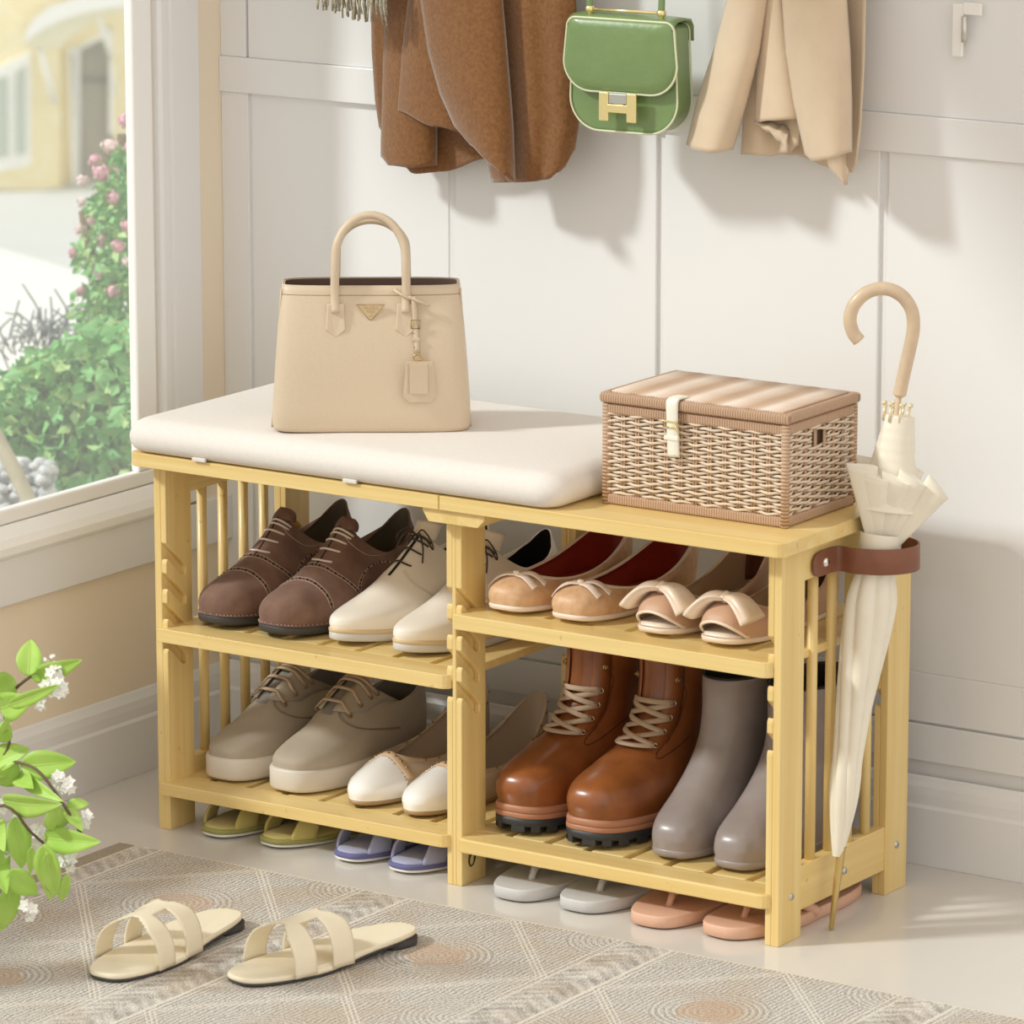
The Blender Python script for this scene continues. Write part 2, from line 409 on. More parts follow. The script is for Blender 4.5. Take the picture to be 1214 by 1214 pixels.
def shelf(x0, x1, z0, z1, rl, rr):
    b = MB(); y0, y1 = -.0085, .297
    def barf(ya, yb, r_front):
        P = []
        def cn(cx, cy, r, a0): return [(cx+r*cos(a0+i*pi/8), cy+r*sin(a0+i*pi/8)) for i in range(5)]
        ra = .014 if (rl and r_front) else .001; rb = .014 if (rr and r_front) else .001
        P = cn(x0+ra, ya+ra, ra, pi)+cn(x1-rb, ya+rb, rb, 1.5*pi)+[(x1, yb), (x0, yb)]
        b.prism(P, 2, z0, z1)
    barf(y0, .034, True); b.box((x0, y1-.035, z0), (x1, y1, z1))
    n = 8; pitch = (x1-x0+.010)/n; sw = pitch-.010
    for i in range(n):
        xa = x0+i*pitch
        b.box((xa, .034, z1-.010), (xa+sw, y1-.035, z1))
    return b.build('shelf', BX, bench, bevel=.0022, bs=2)
ZUL, ZUR, ZL = .2605, .3375, .0625
shelf(.0092, .4450, ZUL-.0175, ZUL, False, True); shelf(.4520, .8905, ZUR-.0185, ZUR, False, True)
shelf(.0082, .4440, ZL-.016, ZL, False, True); shelf(.4520, .8905, ZL-.018, ZL, True, True)
steel = mat('zinc_screw', '#C9C6BF', rough=.3, metal=.9)
for y, z in ((.028, .054), (.275, .057), (.151, .055)):
    MB().lathe([(0, .0018), (.0036, .0018), (.0044, .0006), (.0046, 0)], (W, y, z), 14, 0, (V((0, 1, 0)), V((0, 0, 1)), V((1, 0, 0)))).build('screw', steel, bench)
b = MB(); b.tube([(MX1+.0045*sin(a)*.3+.001, .020+.006*cos(a), .030+.009*sin(a)) for a in [i*2*pi/12 for i in range(12)]], .0012, closed=True, ns=6)
b.build('hook', mat('dark_metal', '#3A3733', rough=.4, metal=.8), bench)
# leather strap
leather = mat('brown_leather', '#84533C', rough=.42, noise=.12, nscale=50, bump=.15, bscale=400)
pth = smooth_path([(.9015, .066, 0), (.9015, .09, 0), (.9022, .109, 0), (.908, .119, 0), (.93, .117, 0), (.957, .127, 0), (.975, .146, 0), (.980, .168, 0), (.970, .190, 0), (.950, .203, 0), (.93, .206, 0), (.908, .208, 0), (.9015, .217, 0), (.9015, .232, 0)], 5)
b = MB(); rows = []
n = len(pth)
for i, p in enumerate(pth):
    t = (pth[min(i+1, n-1)]-pth[max(i-1, 0)]).normalized(); nn = V((-t.y, t.x, 0))*.0013
    e = min(i, n-1-i)/4.0; hz = .015*(sqrt(max(0, 1-(1-min(e, 1))**2))*.6+.4 if e < 1 else 1)
    zc = .4385
    rows.append([p+nn+V((0, 0, zc-hz)), p+nn+V((0, 0, zc+hz)), p-nn+V((0, 0, zc+hz)), p-nn+V((0, 0, zc-hz))])
b.grid(rows, True); b.f += [[0, 1, 2, 3], [len(b.v)-4+k for k in (3, 2, 1, 0)]]; b.mi += [0, 0]; b.sm += [False, False]
st_ = b.build('umbrella_strap', leather, bench, bevel=.0006); st_['label'] = 'brown leather strap loop'
MB().lathe([(0, .003), (.0035, .0028), (.0055, .0012), (.006, 0)], (.9028, .094, .4385), 16, 0, (V((0, 1, 0)), V((0, 0, 1)), V((1, 0, 0)))).build('rivet', mat('silver_rivet', '#E2E0DC', rough=.2, metal=1), st_)

# ------------------------------------------------------------------ cushion
linen = mat('linen_cushion', '#E8E1DA', rough=.9, spec=.15, noise=.03, nscale=180, bump=.35, bscale=900)
def cushion():
    x0, x1, y0, y1, z0, z1 = -.0265, .614, -.0345, .326, .4842, .526
    root = empty('seat_cushion', (0, 0, 0), 0, 'long cream linen seat cushion lying on the left part of the bench top', 'cushion')
    b = MB(); Rc = .034; zm = z0+(z1-z0)*.42
    def loop(ins):
        r = max(Rc-ins, .0008); P = []
        for cx, cy, a0 in ((x1-ins-r, y0+ins+r, -pi/2), (x1-ins-r, y1-ins-r, 0), (x0+ins+r, y1-ins-r, pi/2), (x0+ins+r, y0+ins+r, pi)):
            P += [(cx+r*cos(a0+i*pi/16), cy+r*sin(a0+i*pi/16)) for i in range(9)]
        out = []; n = len(P)
        for i in range(n):
            a, c = P[i], P[(i+1) % n]; k = 1 if i % 9 != 8 else 14
            out += [(lerp(a[0], c[0], j/k), lerp(a[1], c[1], j/k)) for j in range(k)]
        return out
    rows = []
    for i in range(4): 
        a = pi/2*(1-i/4); rows.append([(x, y, zm-(zm-z0)*sin(a)) for x, y in loop(.018*(1-cos(a)))])
    for i in range(9):
        a = pi/2*i/8; rows.append([(x, y, zm+(z1-zm)*sin(a)) for x, y in loop(.030*(1-cos(a)))])
    for ins in (.05, .075, .10, .13, .16, .175):
        rows.append([(x, y, z1+.0022*sin(min(1, (ins-.03)/.09)*pi/2)+.0004*sin(x*30+y*17)) for x, y in loop(ins)])
    b.grid(rows, True); n = len(rows[0])
    b.f += [list(range(n))[::-1], [(len(rows)-1)*n+k for k in range(n)]]; b.mi += [0, 0]; b.sm += [True, True]
    b.build('cushion_cover', linen, root)
    # corner ties peeking out
    for x in (.085, .31):
        MB().box((x, -.0330, .4846), (x+.020, -.029, .4895)).build('tie_tab', linen, root, bevel=.001)
    return root
cushion()
# ================================================================== SHOES
def ringpt(R, u, k=0.0):
    yf, yb, wd, zf, zm, zb, et, eh = R[:8]; gk = R[8] if len(R) > 8 else 0
    a = 2*pi*u; s = (1-cos(a))/2; sn = sin(a)
    e = lerp(et, eh, s); g = lerp(1, keys([(0, 1), (.3, 1.0), (.62, .80), (.85, .80), (1, .86)], s), gk)
    x = wd/2*g*(1 if sn >= 0 else -1)*abs(sn)**e
    l0 = (1-s)*(1-2*s); l1 = 4*s*(1-s); l2 = s*(2*s-1)
    return V((x, yf+(yb-yf)*s, zf*l0+zm*l1+zb*l2))

class Shoe:
    """rings from sole edge to mouth; local frame: toe tip at y=0, heel at +y, z up from the ground"""
    def __init__(s, name, loc, rz, label, cat, group, side=1, L=.29, spring=.006, base=.0, lean=.010):
        s.root = empty(name, loc, rz, label, cat, group); s.side = side; s.L = L; s.spring = spring; s.base = base; s.lean = lean
    def df(s, p):
        p = V(p); t = max(0, 1-p.y/(.38*s.L)); q = max(0, 1-max(p.y, 0)/s.L)
        return V((p.x+s.side*s.lean*q*q, p.y, p.z+s.base+s.spring*t*t))
    def S(s, u, v):
        R = s.R; n = len(R)-1; v = max(0, min(n, v)); i = min(int(v), n-1); t = v-i
        P = [ringpt(R[j], u) for j in (max(i-1, 0), i, i+1, min(i+2, n))]
        if i == 0: P[0] = P[1]*2-P[2]
        if i+2 > n: P[3] = P[2]*2-P[1]
        p0, p1, p2, p3 = P
        return s.df(.5*((2*p1)+(p2-p0)*t+(2*p0-5*p1+4*p2-p3)*t*t+(3*p1-p0-3*p2+p3)*t**3))
    def N(s, u, v):
        e = 1e-3; a = s.S(u+e, v)-s.S(u-e, v); n = len(s.R)-1
        b = s.S(u, min(v+.02, n))-s.S(u, max(v-.02, 0)); k = a.cross(b)
        return k.normalized() if k.length > 1e-12 else V((0, 0, 1))
    def xu(s, x, v, back=False):          # u on the front arc where the surface has this x
        if x == 0: return 0
        lo, hi = 0, .25
        x0 = s.S(0, v).x
        for _ in range(18):
            m_ = (lo+hi)/2
            if (s.S(m_ if x > 0 else -m_, v).x-x0)*(1 if x > 0 else -1) < abs(x): lo = m_
            else: hi = m_
        return lo if x > 0 else -lo
    def X(s, x, v, off=0):
        u = s.xu(x, v); return s.S(u, v)+s.N(u, v)*off, s.N(u, v)
    def upper(s, rings, mt, lining, nu=72, nv=5, th=.0022, insole=None, cut=None, name='upper'):
        s.R = rings; n = len(rings)-1; NV = n*nv
        rows = [[s.S(k/nu, i*n/NV) for k in range(nu)] for i in range(NV+1)]
        nr = [[s.N(k/nu, i*n/NV) for k in range(nu)] for i in range(NV+1)]
        b = MB(); b.grid(rows, True)
        inn = [[rows[NV][k]-nr[NV][k]*th for k in range(nu)]]
        b.grid([rows[NV], inn[0]], True)
        if cut:
            keep = [j for j, f in enumerate(b.f) if not cut(sum((V(b.v[q]) for q in f), V())/len(f))]
            b.f = [b.f[j] for j in keep]; b.mi = [b.mi[j] for j in keep]; b.sm = [b.sm[j] for j in keep]
        o = b.build(name, mt, s.root, weld=True)
        vs = [p for r in rows for p in r]; fs = []
        for i in range(NV):
            for k in range(nu): fs.append((i*nu+k, i*nu+(k+1) % nu, (i+1)*nu+(k+1) % nu, (i+1)*nu+k))
        s.bvh = BVHTree.FromPolygons(vs, fs)
        # lining : inner shell down to the insole
        b = MB(); ir = [[rows[i][k]-nr[i][k]*(th if i < NV else th) for k in range(nu)] for i in range(NV, -1, -1)]
        if cut:
            g = MB(); g.grid(ir, True)
            keep = [f for f in g.f if not cut(sum((V(g.v[q]) for q in f), V())/len(f))]
            b.add(g.v, keep)
        else: b.grid(ir, True)
        b.build('lining', lining, s.root, weld=True)
        if insole:
            b = MB(); z = s.df((0, s.L/2, 0)).z
            ring = [ir[-1][k] for k in range(nu)]
            c = [V((p.x*.985, p.y, p.z+.003)) for p in ring]; cen = [V((p.x*.5, lerp(s.L*.5, p.y, .8), p.z+.004)) for p in ring]
            b.grid([ring, c, cen], True); b.f.append(list(range(2*nu, 3*nu))); b.mi.append(0); b.sm.append(True)
            b.build('insole', insole, s.root)
        return o
    def ax(s, y): return V((0, y, .02+s.base))
    def drape(s, y, phi, off=.0006):
        ph = radians(phi); d = V((sin(ph), 0, cos(ph))); o = s.ax(y)
        o = V((s.df(o).x, y, o.z))
        h, n, i, dist = s.bvh.ray_cast(o+d*.25, -d)
        if h is None: return None, None
        if n.dot(d) < 0: n = -n
        return h+n*off, n
    def drapeline(s, pts, off=.0006, n=6):
        q = smooth_path([(a[0], a[1]/1000, 0) for a in pts], n); out = []; nn = []
        for p in q:
            h, k = s.drape(p.x, p.y*1000, off)
            if h is not None: out.append(h); nn.append(k)
        return out, nn
    def seam(s, pts, r=.0007, mt=None, name='stitching', b=None, off=.0003, n=6):
        own = b is None; b = b or MB(); P, N_ = s.drapeline(pts, off, n)
        b.tube(P, r, ns=5)
        if own: return b.build(name, mt, s.root)
    def band(s, pts, wd, th=.0012, mt=None, name='trim', off=.0003, b=None, n=6):
        own = b is None; b = b or MB(); P, N_ = s.drapeline(pts, off, n); ribbon(b, P, N_, wd, th)
        if own: return b.build(name, mt, s.root)
    def slab(s, levels, mt, name='sole', ring=None, nu=72, yr=None, flat=False):
        R = ring or s.R[0]; rows = []
        for off, z in levels:
            r = list(R); r[0] = R[0]-off; r[1] = R[1]+off; r[2] = R[2]+2*off; r[3] = r[4] = r[5] = z
            if yr: r[0], r[1] = yr[0]-off, yr[1]+off
            rows.append([ringpt(r, k/nu) for k in range(nu)])
        rr = []
        for row in rows: rr.append([s.df((p.x, p.y, p.z-s.base)) for p in row])
        b = MB(); b.grid(rr, True)
        b.f += [list(range(nu))[::-1], [(len(rr)-1)*nu+k for k in range(nu)]]; b.mi += [0, 0]; b.sm += [False, False]
        return b.build(name, mt, s.root)
    def rimband(s, dv, off, mt, name='piping', nu=96, u0=0, u1=1):
        n = len(s.R)-1; rows = []
        for t in (0, .5, 1):
            v = n-dv*t; rows.append([s.S(k/nu, v)+s.N(k/nu, v)*(off*(1 if t == .5 else .2)) for k in range(nu)])
        rows.insert(0, [s.S(k/nu, n)-s.N(k/nu, n)*.0028+V((0, 0, .0005)) for k in range(nu)])
        return MB().grid(rows, True).build(name, mt, s.root)

def ribbon(b, P, N_, wd, th):
    n = len(P); rows = []
    if n < 2: return
    for i in range(n):
        t = (P[min(i+1, n-1)]-P[max(i-1, 0)]).normalized(); c = t.cross(N_[i])
        c = c.normalized() if c.length > 1e-9 else t.orthogonal(); ww = (wd[i] if isinstance(wd, list) else wd)/2
        nn = N_[i]
        rows.append([P[i]-c*ww, P[i]-c*ww*.8+nn*th, P[i]+c*ww*.8+nn*th, P[i]+c*ww, P[i]+c*ww*.8-nn*th*.1, P[i]-c*ww*.8-nn*th*.1])
    o = len(b.v); b.grid(rows, True)
    b.f += [[o+k for k in range(6)][::-1], [o+(n-1)*6+k for k in range(6)]]; b.mi += [0, 0]; b.sm += [False, False]

# materials
suede_brown = mat('brown_suede', '#876A5C', rough=.85, spec=.2, sheen=.12, col2='#73564A', nscale=30, bump=.25, bscale=1200)
dark_lining = mat('dark_lining', '#6E6455', rough=.8)
black_rubber = mat('charcoal_rubber', '#403E3D', rough=.6, bump=.2, bscale=500)
pale_thread = mat('pale_thread', '#C9B5A4', rough=.8)
lace_pink = mat('pale_pink_lace', '#EBDDD2', rough=.7)
brogue_dark = mat('brogue_hole', '#2E211E', rough=.9)
cream_leather = mat('cream_leather', '#F8F0E4', rough=.33, coat=.15, noise=.03, nscale=20, bump=.05, bscale=600)
tan_sole = mat('stacked_sole_beige', '#D9C29B', rough=.4)
grey_sole = mat('pale_grey_sole', '#D3D0CC', rough=.35)
dark_lace = mat('dark_brown_lace', '#4A3B33', rough=.7)
taupe = mat('taupe_canvas', '#B3A796', rough=.75, spec=.25, noise=.04, nscale=40, bump=.15, bscale=900)
taupe_dark = mat('grey_lining', '#8D8781', rough=.8)
off_white_rubber = mat('off_white_rubber', '#D8CFC2', rough=.45)
lace_tan = mat('tan_lace', '#C4AB91', rough=.75, bump=.3, bscale=1500)
brass = mat('antique_brass', '#A98C5F', rough=.3, metal=.9)
eye_dark = mat('eyelet_hole', '#1E1A17', rough=.8)
nude = mat('nude_leather', '#DDB791', rough=.48, spec=.4, col2='#D0A57D', nscale=90, bump=.12, bscale=300)
ribbon_cream = mat('cream_ribbon', '#F0DFD0', rough=.5)
red_lining = mat('dark_red_lining', '#B5402F', rough=.4, noise=.3, nscale=18)
nude_sat = mat('nude_satin', '#C9A184', rough=.5, sheen=.2)
satin = mat('cream_satin_bow', '#F0DCC6', rough=.32, sheen=.3, spec=.5)
beige_lining = mat('beige_lining', '#C9AE94', rough=.6)
brown_patch = mat('brown_heel_pad', '#6B3A27', rough=.8)
white_patent = mat('white_patent_leather', '#FAF8F5', rough=.16, coat=.5)
studtrim = mat('beige_scalloped_trim', '#D8BC9B', rough=.6)
flat_nude = mat('beige_grey_flat_leather', '#C7B49E', rough=.5)
cognac = mat('cognac_leather', '#97592F', rough=.3, coat=.25, col2='#7E4722', nscale=22, bump=.08, bscale=260, detail=5)
welt_m = mat('tan_welt', '#B07B5E', rough=.45)
lug_m = mat('black_lug_rubber', '#303236', rough=.5)
lace_flat = mat('beige_flat_lace', '#BCA48B', rough=.8, bump=.4, bscale=1500)
greyboot = mat('grey_taupe_leather', '#9C918E', rough=.34, coat=.2, col2='#8A7F7B', nscale=14, bump=.06, bscale=200)
black_in = mat('black_lining', '#191716', rough=.7)

RACK = 'shoes on the bamboo rack'

# ---- brown brogue oxfords
def oxford(x, y, side, label, rz=0):
    s = Shoe('oxford_shoe', (x, y, ZUL+.0005), rz, label, 'shoe', None, side, .292, .007, .011, .002)
    s.upper([(.000, .290, .096, .000, .000, .000, .62, .8, .8), (-.0005, .2925, .101, .016, .018, .020, .62, .8, .7), (.012, .2935, .095, .031, .034, .045, .66, .8, .5),
             (.052, .292, .083, .046, .052, .068, .75, .8, .2), (.096, .287, .069, .068, .064, .085, .8, .9, 0), (.132, .284, .060, .095, .064, .096, .9, .95, 0), (.145, .283, .055, .106, .062, .103, .95, .95, 0)],
            suede_brown, dark_lining, insole=dark_lining)
    s.slab([(-.003, 0), (.0005, .001), (.002, .004), (.002, .0085), (.0012, .0105)], black_rubber, 'sole')
    s.slab([(.001, .0107), (.0022, .0109), (.0022, .0122), (-.001, .0128)], suede_brown, 'welt')
    b = MB()
    for k in range(90):
        p = s.df((0, 0, 0)); r = list(s.R[0]); r[0] -= .0018; r[1] += .0018; r[2] += .0036; q = ringpt(r, k/90)
        if q.y < .2: b.sphere(s.df((q.x, q.y, .0022)), .0008, ns=5, nr=3)
    b.build('welt_stitching', pale_thread, s.root)
    ss = MB(); holes = MB()
    def brog(pts, sp=.0052, w_=.0028, n=8):
        for d in (-w_, w_):
            s.seam([(a[0]+d*(a[2] if len(a) > 2 else 1), a[1]+(0 if len(a) < 3 else a[3])*(1 if d > 0 else -1)) for a in pts], .00035, b=ss, n=n)
        P, N_ = s.drapeline([(a[0], a[1]) for a in pts], .0001, n); acc = 0; last = P[0]; i = 0
        for p, n_ in zip(P, N_):
            acc += (p-last).length; last = p
            if acc > sp:
                acc = 0; i += 1; holes.sphere(p, .0017 if i % 2 else .0011, ns=7, nr=4)
    brog([(.064, f) for f in range(-88, 89, 16)])
    brog([(.119, -80), (.106, -55), (.095, -28), (.091, 0), (.095, 28), (.106, 55), (.119, 80)])
    for sg in (1, -1):
        brog([(.119, sg*76), (.124, sg*64, 1, 0), (.136, sg*53), (.155, sg*46), (.18, sg*46), (.215, sg*53), (.25, sg*46), (.28, sg*28)], w_=.0024)
        brog([(.128, sg*80), (.15, sg*90), (.19, sg*97), (.235, sg*92)], w_=.002)
        s.seam([(.138, sg*8), (.142, sg*16), (.160, sg*30), (.18, sg*36)], .0004, b=ss)
    ss.build('stitching', pale_thread, s.root); holes.build('brogue_perforation', brogue_dark, s.root)
    b = MB(); P = [s.X(0, v, .0002)[0] for v in [3.9+i*.11 for i in range(19)]]; b.tube(P, .0009, ns=6); b.build('throat_seam', brogue_dark, s.root)
    for v in (4.05, 4.45, 4.8, 5.15, 5.5):
        b = MB(); P = [s.X(dx, v, .0018-abs(dx)*.11)[0] for dx in [-.015+i*.003 for i in range(11)]]; b.tube(P, .0014, ns=6); b.build('lace', lace_pink, s.root)
    b = MB(); rows = []
    for i in range(7):
        t = i/6; c = s.X(0, 6-.25*(1-t), -.001)[0]+V((0, .006*t, .010*t)); wv = .017*(1-.55*t**3)
        rows.append([c+V((wv*k/4, .012*(abs(k)/4)**2, -.006*(abs(k)/4)**2)) for k in range(-4, 5)])
    b.grid(rows); b.build('tongue', suede_brown, s.root, solid=.003)

# ---- cream derbies
def derby(x, y, side, label, rz=0):
    s = Shoe('derby_shoe', (x, y, ZUL+.0005), rz, label, 'shoe', None, side, .292, .008, .013, .030)
    s.upper([(.002, .288, .088, .000, .000, .000, .98, .8, .8), (.001, .290, .091, .009, .016, .020, .98, .8, .7), (.009, .291, .088, .018, .034, .045, .98, .8, .5),
             (.052, .290, .078, .035, .052, .066, .95, .8, .2), (.100, .286, .064, .064, .064, .083, .9, .9, 0), (.138, .283, .056, .092, .066, .093, .9, .95, 0), (.150, .282, .052, .102, .064, .098, .95, .95, 0)],
            cream_leather, black_in, insole=dark_lining)
    s.slab([(.0, 0), (.0015, .002), (.0015, .009), (.001, .0095)], grey_sole, 'sole')
    s.slab([(.001, .0095), (.002, .0100), (.002, .0140), (.000, .0155)], tan_sole, 'welt')
    ss = MB()
    for sg in (1, -1):
        for d in (0, .0025):
            s.seam([(.108-d, sg*14), (.107-d, sg*30), (.112-d, sg*52), (.125-d, sg*72), (.137, sg*80+sg*d*600), (.17, sg*82), (.21, sg*78)], .0004, b=ss)
    ss.build('stitching', mat('cream_thread', '#D8C4A6', rough=.8) if 'cream_thread' not in bpy.data.materials else bpy.data.materials['cream_thread'], s.root)
    b = MB(); rows = []
    for i in range(14):
        v = 3.85+i*.165
        rows.append([s.X(dx, v, .0004)[0] for dx in (-.0022, 0, .0022)])
    b.grid(rows); b.build('throat_gap', black_in, s.root)
    for v in (4.3, 4.75, 5.2, 5.65):
        b = MB(); b.tube([s.X(dx, v-abs(dx)*6, .0035-abs(dx)*.16)[0] for dx in [-.015+i*.003 for i in range(11)]], .0012, ns=6); b.build('lace', dark_lace, s.root)
    for sg in (1, -1):
        b = MB(); c = s.X(0, 5.7, .004)[0]
        b.tube(smooth_path([c, c+V((sg*.012, -.004, .008)), c+V((sg*.026, -.006, -.004)), c+V((sg*.024, .0, -.016)), c+V((sg*.012, .002, -.004)), c]), .0011, ns=6)
        b.tube(smooth_path([c, c+V((sg*.010, -.008, .004)), c+V((sg*.019, -.014, -.012)), c+V((sg*.021, -.018, -.030))]), .0011, ns=6); b.build('lace', dark_lace, s.root)
    b = MB(); rows = []
    for i in range(7):
        t = i/6; c = s.X(0, 6-.2*(1-t), -.001)[0]+V((0, .012*t, .016*t)); rows.append([c+V((.018*k/4, .010*(abs(k)/4)**2, -.006*(abs(k)/4)**2)) for k in range(-4, 5)])
    b.grid(rows); b.build('tongue', cream_leather, s.root, solid=.0025)

# ---- ballet flats
def ballet(x, y, side, label, rz=0):
    s = Shoe('ballet_flat', (x, y, ZUR+.0005), rz, label, 'shoe', None, side, .272, .006, .007, .002)
    s.upper([(.001, .270, .086, .000, .000, .000, .56, .85, .8), (.000, .272, .091, .010, .011, .016, .56, .85, .7), (.005, .273, .090, .020, .018, .034, .60, .85, .5),
             (.019, .272, .083, .0285, .022, .050, .62, .85, .3), (.034, .270, .077, .0335, .025, .062, .66, .85, .2), (.043, .269, .073, .0355, .027, .067, .66, .85, .2)],
            nude, red_lining, insole=red_lining)
    s.slab([(-.002, 0), (.0, .001), (.001, .004), (.0005, .0068)], ribbon_cream, 'sole')
    s.rimband(1.0, .0015, ribbon_cream, 'piping')
    bow = MB(); c, n_ = s.drape(.033, 0, .002)
    def rb(pts, w0, w1, lift=.0035):
        P, Nn = s.drapeline(pts, .0010, 5); k = len(P)
        P = [p+q*lift*sin(pi*min(1, i/(k-1)*1.1))**2*.6 for i, (p, q) in enumerate(zip(P, Nn))]
        ribbon(bow, P, Nn, [lerp(w0, w1, i/(k-1)) for i in range(k)], .0011)
    rb([(.033, 0), (.029, -28), (.023, -54), (.019, -76), (.018, -90)], .009, .010)
    rb([(.033, 0), (.029, 28), (.027, 50), (.027, 70), (.028, 82)], .009, .012)
    rb([(.033, 0), (.036, 28), (.040, 50), (.045, 70), (.048, 80)], .008, .012, .005)
    bo = bow.build('bow', ribbon_cream, s.root)
    MB().sphere(c+n_*.0015, .0042, ns=10, nr=6, sc=(1.1, 1, .6)).build('knot', ribbon_cream, bo)
    MB().sphere(c+n_*.0042, .0012, ns=8, nr=4).build('stud', brass, bo)

# ---- peep toe flats
def peep(x, y, side, label, rz=0):
    s = Shoe('peep_toe_flat', (x, y, ZUR+.0005), rz, label, 'shoe', None, side, .265, .006, .007, .002)
    cut = lambda p: p.y < .040 and ((p.x-s.side*s.lean*.85)/.0285)**2+((p.z-.009)/.0215)**2 < 1 and p.z > .008
    s.upper([(.001, .262, .082, .000, .000, .000, .62, .85, .8), (.000, .264, .086, .012, .011, .016, .62, .85, .7), (.006, .265, .084, .026, .018, .036, .64, .85, .5),
             (.020, .264, .077, .036, .023, .056, .70, .85, .3), (.036, .262, .071, .0405, .025, .072, .74, .85, .2), (.046, .261, .068, .041, .025, .080, .74, .85, .2)],
            nude_sat, beige_lining, insole=satin, nu=144, nv=9, cut=cut)
    s.slab([(-.003, 0), (.0, .001), (.001, .004), (.0005, .0068)], satin, 'sole')
    s.rimband(.18, .0009, satin, 'piping')
    b = MB(); P = []
    for i in range(25):
        a = pi*i/24; xx = s.side*s.lean*.85+.0292*cos(a); zz = .009+.0222*sin(a)
        h_, n_, _, _ = s.bvh.ray_cast(V((xx, -.1, zz)), V((0, 1, 0)))
        if h_ is not None: P.append(h_)
    b.tube(P, .0019, ns=8); b.build('toe_edging', satin, s.root)
    # heel pad inside
    b = MB(); rows = []
    for i in range(8):
        v = 5-4.2*i/7; rows.append([s.S(.5+(k-5)*.016, v)-s.N(.5+(k-5)*.016, v)*.0032 for k in range(11)])
    b.grid(rows); b.build('heel_pad', brown_patch, s.root, solid=.0006)
    # gathered satin bow with two loops
    bw = MB(); c = s.X(0, 3.5, .002)[0]; c = V((c.x, c.y, c.z+.004))
    for sg in (1, -1):
        rows = []
        for i in range(15):
            t = i/14; p = c+V((sg*.039*t, -.001-.004*t, .004*sin(pi*t)-.022*t*t)); tn = V((sg*.039, 0, .004*pi*cos(pi*t)-.044*t)).normalized(); up_ = V((-tn.z*sg, 0, abs(tn.x)))
            hw = .007+.0175*t**.7; hh = .0028+.0052*t**.8
            row = []
            for k in range(28):
                a = 2*pi*k/28; f = 1+(.20*cos(a*5+1.3*sg)*(1-t*.75))
                row.append(p+V((0, 1, 0))*(cos(a)*hw*f)+up_*(sin(a)*hh*f))
            rows.append(row)
        bw.grid(rows, True)
    bo = bw.build('bow', satin, s.root, solid=.0010)
    kb = MB(); P = [c+V((0, .009-.0022*i, .0035*sin(pi*i/8)-.001)) for i in range(9)]
    kb.tube(P, [.0050+.0010*cos(i*1.5) for i in range(9)], ns=10); kb.build('knot', satin, bo)

# ---- taupe platform sneakers
def sneaker(x, y, side, label, rz=0):
    s = Shoe('platform_sneaker', (x, y, ZL+.0005), rz, label, 'shoe', None, side, .290, .003, .027, .002)
    s.upper([(.004, .286, .100, .000, .000, .000, .66, .7, .6), (.006, .2875, .098, .013, .015, .018, .66, .7, .5), (.022, .288, .091, .022, .030, .040, .68, .75, .3),
             (.060, .287, .079, .036, .044, .058, .7, .8, .1), (.100, .284, .070, .062, .053, .072, .8, .9, 0), (.140, .281, .064, .083, .053, .082, .85, .95, 0), (.152, .280, .060, .089, .051, .087, .9, .95, 0)],
            taupe, taupe_dark, insole=taupe_dark)
    s.slab([(-.002, 0), (.002, .0015), (.0035, .005), (.0035, .026), (.002, .0285), (-.002, .029)], off_white_rubber, 'sole')
    ss = MB()
    for sg in (1, -1):
        for d in (0, .0025):
            s.seam([(.103-d, sg*17), (.098-d, sg*30), (.102-d, sg*48), (.118-d*1.2, sg*66), (.15, sg*76+sg*d*900), (.19, sg*85+sg*d*900)], .0006, b=ss)
    ss.build('stitching', mat('taupe_thread', '#8C7E6C', rough=.8) if 'taupe_thread' not in bpy.data.materials else bpy.data.materials['taupe_thread'], s.root)
    rows = []
    for i in range(14):
        v = 3.75+i*.165; rows.append([s.X(dx, v, .0005)[0] for dx in (-.0085, -.004, 0, .004, .0085)])
    MB().grid(rows).build('tongue', taupe_dark, s.root)
    for sg in (1, -1):
        rows = []
        for i in range(12):
            v = 3.85+i*.19; rows.append([s.X(sg*dx, v, .0003+h_)[0] for dx, h_ in ((.0075, .0035), (.012, .0038), (.020, .0026), (.030, .0003))])
        MB().grid(rows).build('lace_facing', taupe, s.root, solid=.0015)
    b = MB(); rows = []
    for i in range(6):
        t = i/5; c = s.X(0, 6-.2*(1-t), -.001)[0]+V((0, .014*t, .012*t)); rows.append([c+V((.020*k/4, .010*(abs(k)/4)**2, -.005*(abs(k)/4)**2)) for k in range(-4, 5)])
    b.grid(rows); b.build('tongue', taupe, s.root, solid=.003)
    for v in (4.15, 4.65, 5.15, 5.65):
        P = []; Nn = []
        for i in range(13):
            t = -1+i/6; q = abs(t); p, n_ = s.X(t*.0225, v-max(0, q-.5)*.75, .0065-.004*max(0, q-.4)); P.append(p); Nn.append(n_)
        b = MB(); ribbon(b, P, Nn, .0048, .0018); b.build('lace', lace_tan, s.root)
        for sg in (1, -1):
            p, n_ = s.X(sg*.0235, v-.42, .0030); e = MB(); t1 = n_.orthogonal().normalized(); t2 = n_.cross(t1)
            e.tube([p+(t1*cos(a)+t2*sin(a))*.0031 for a in [k*2*pi/12 for k in range(12)]], .0009, closed=True, ns=6); e.build('eyelet', brass, s.root)

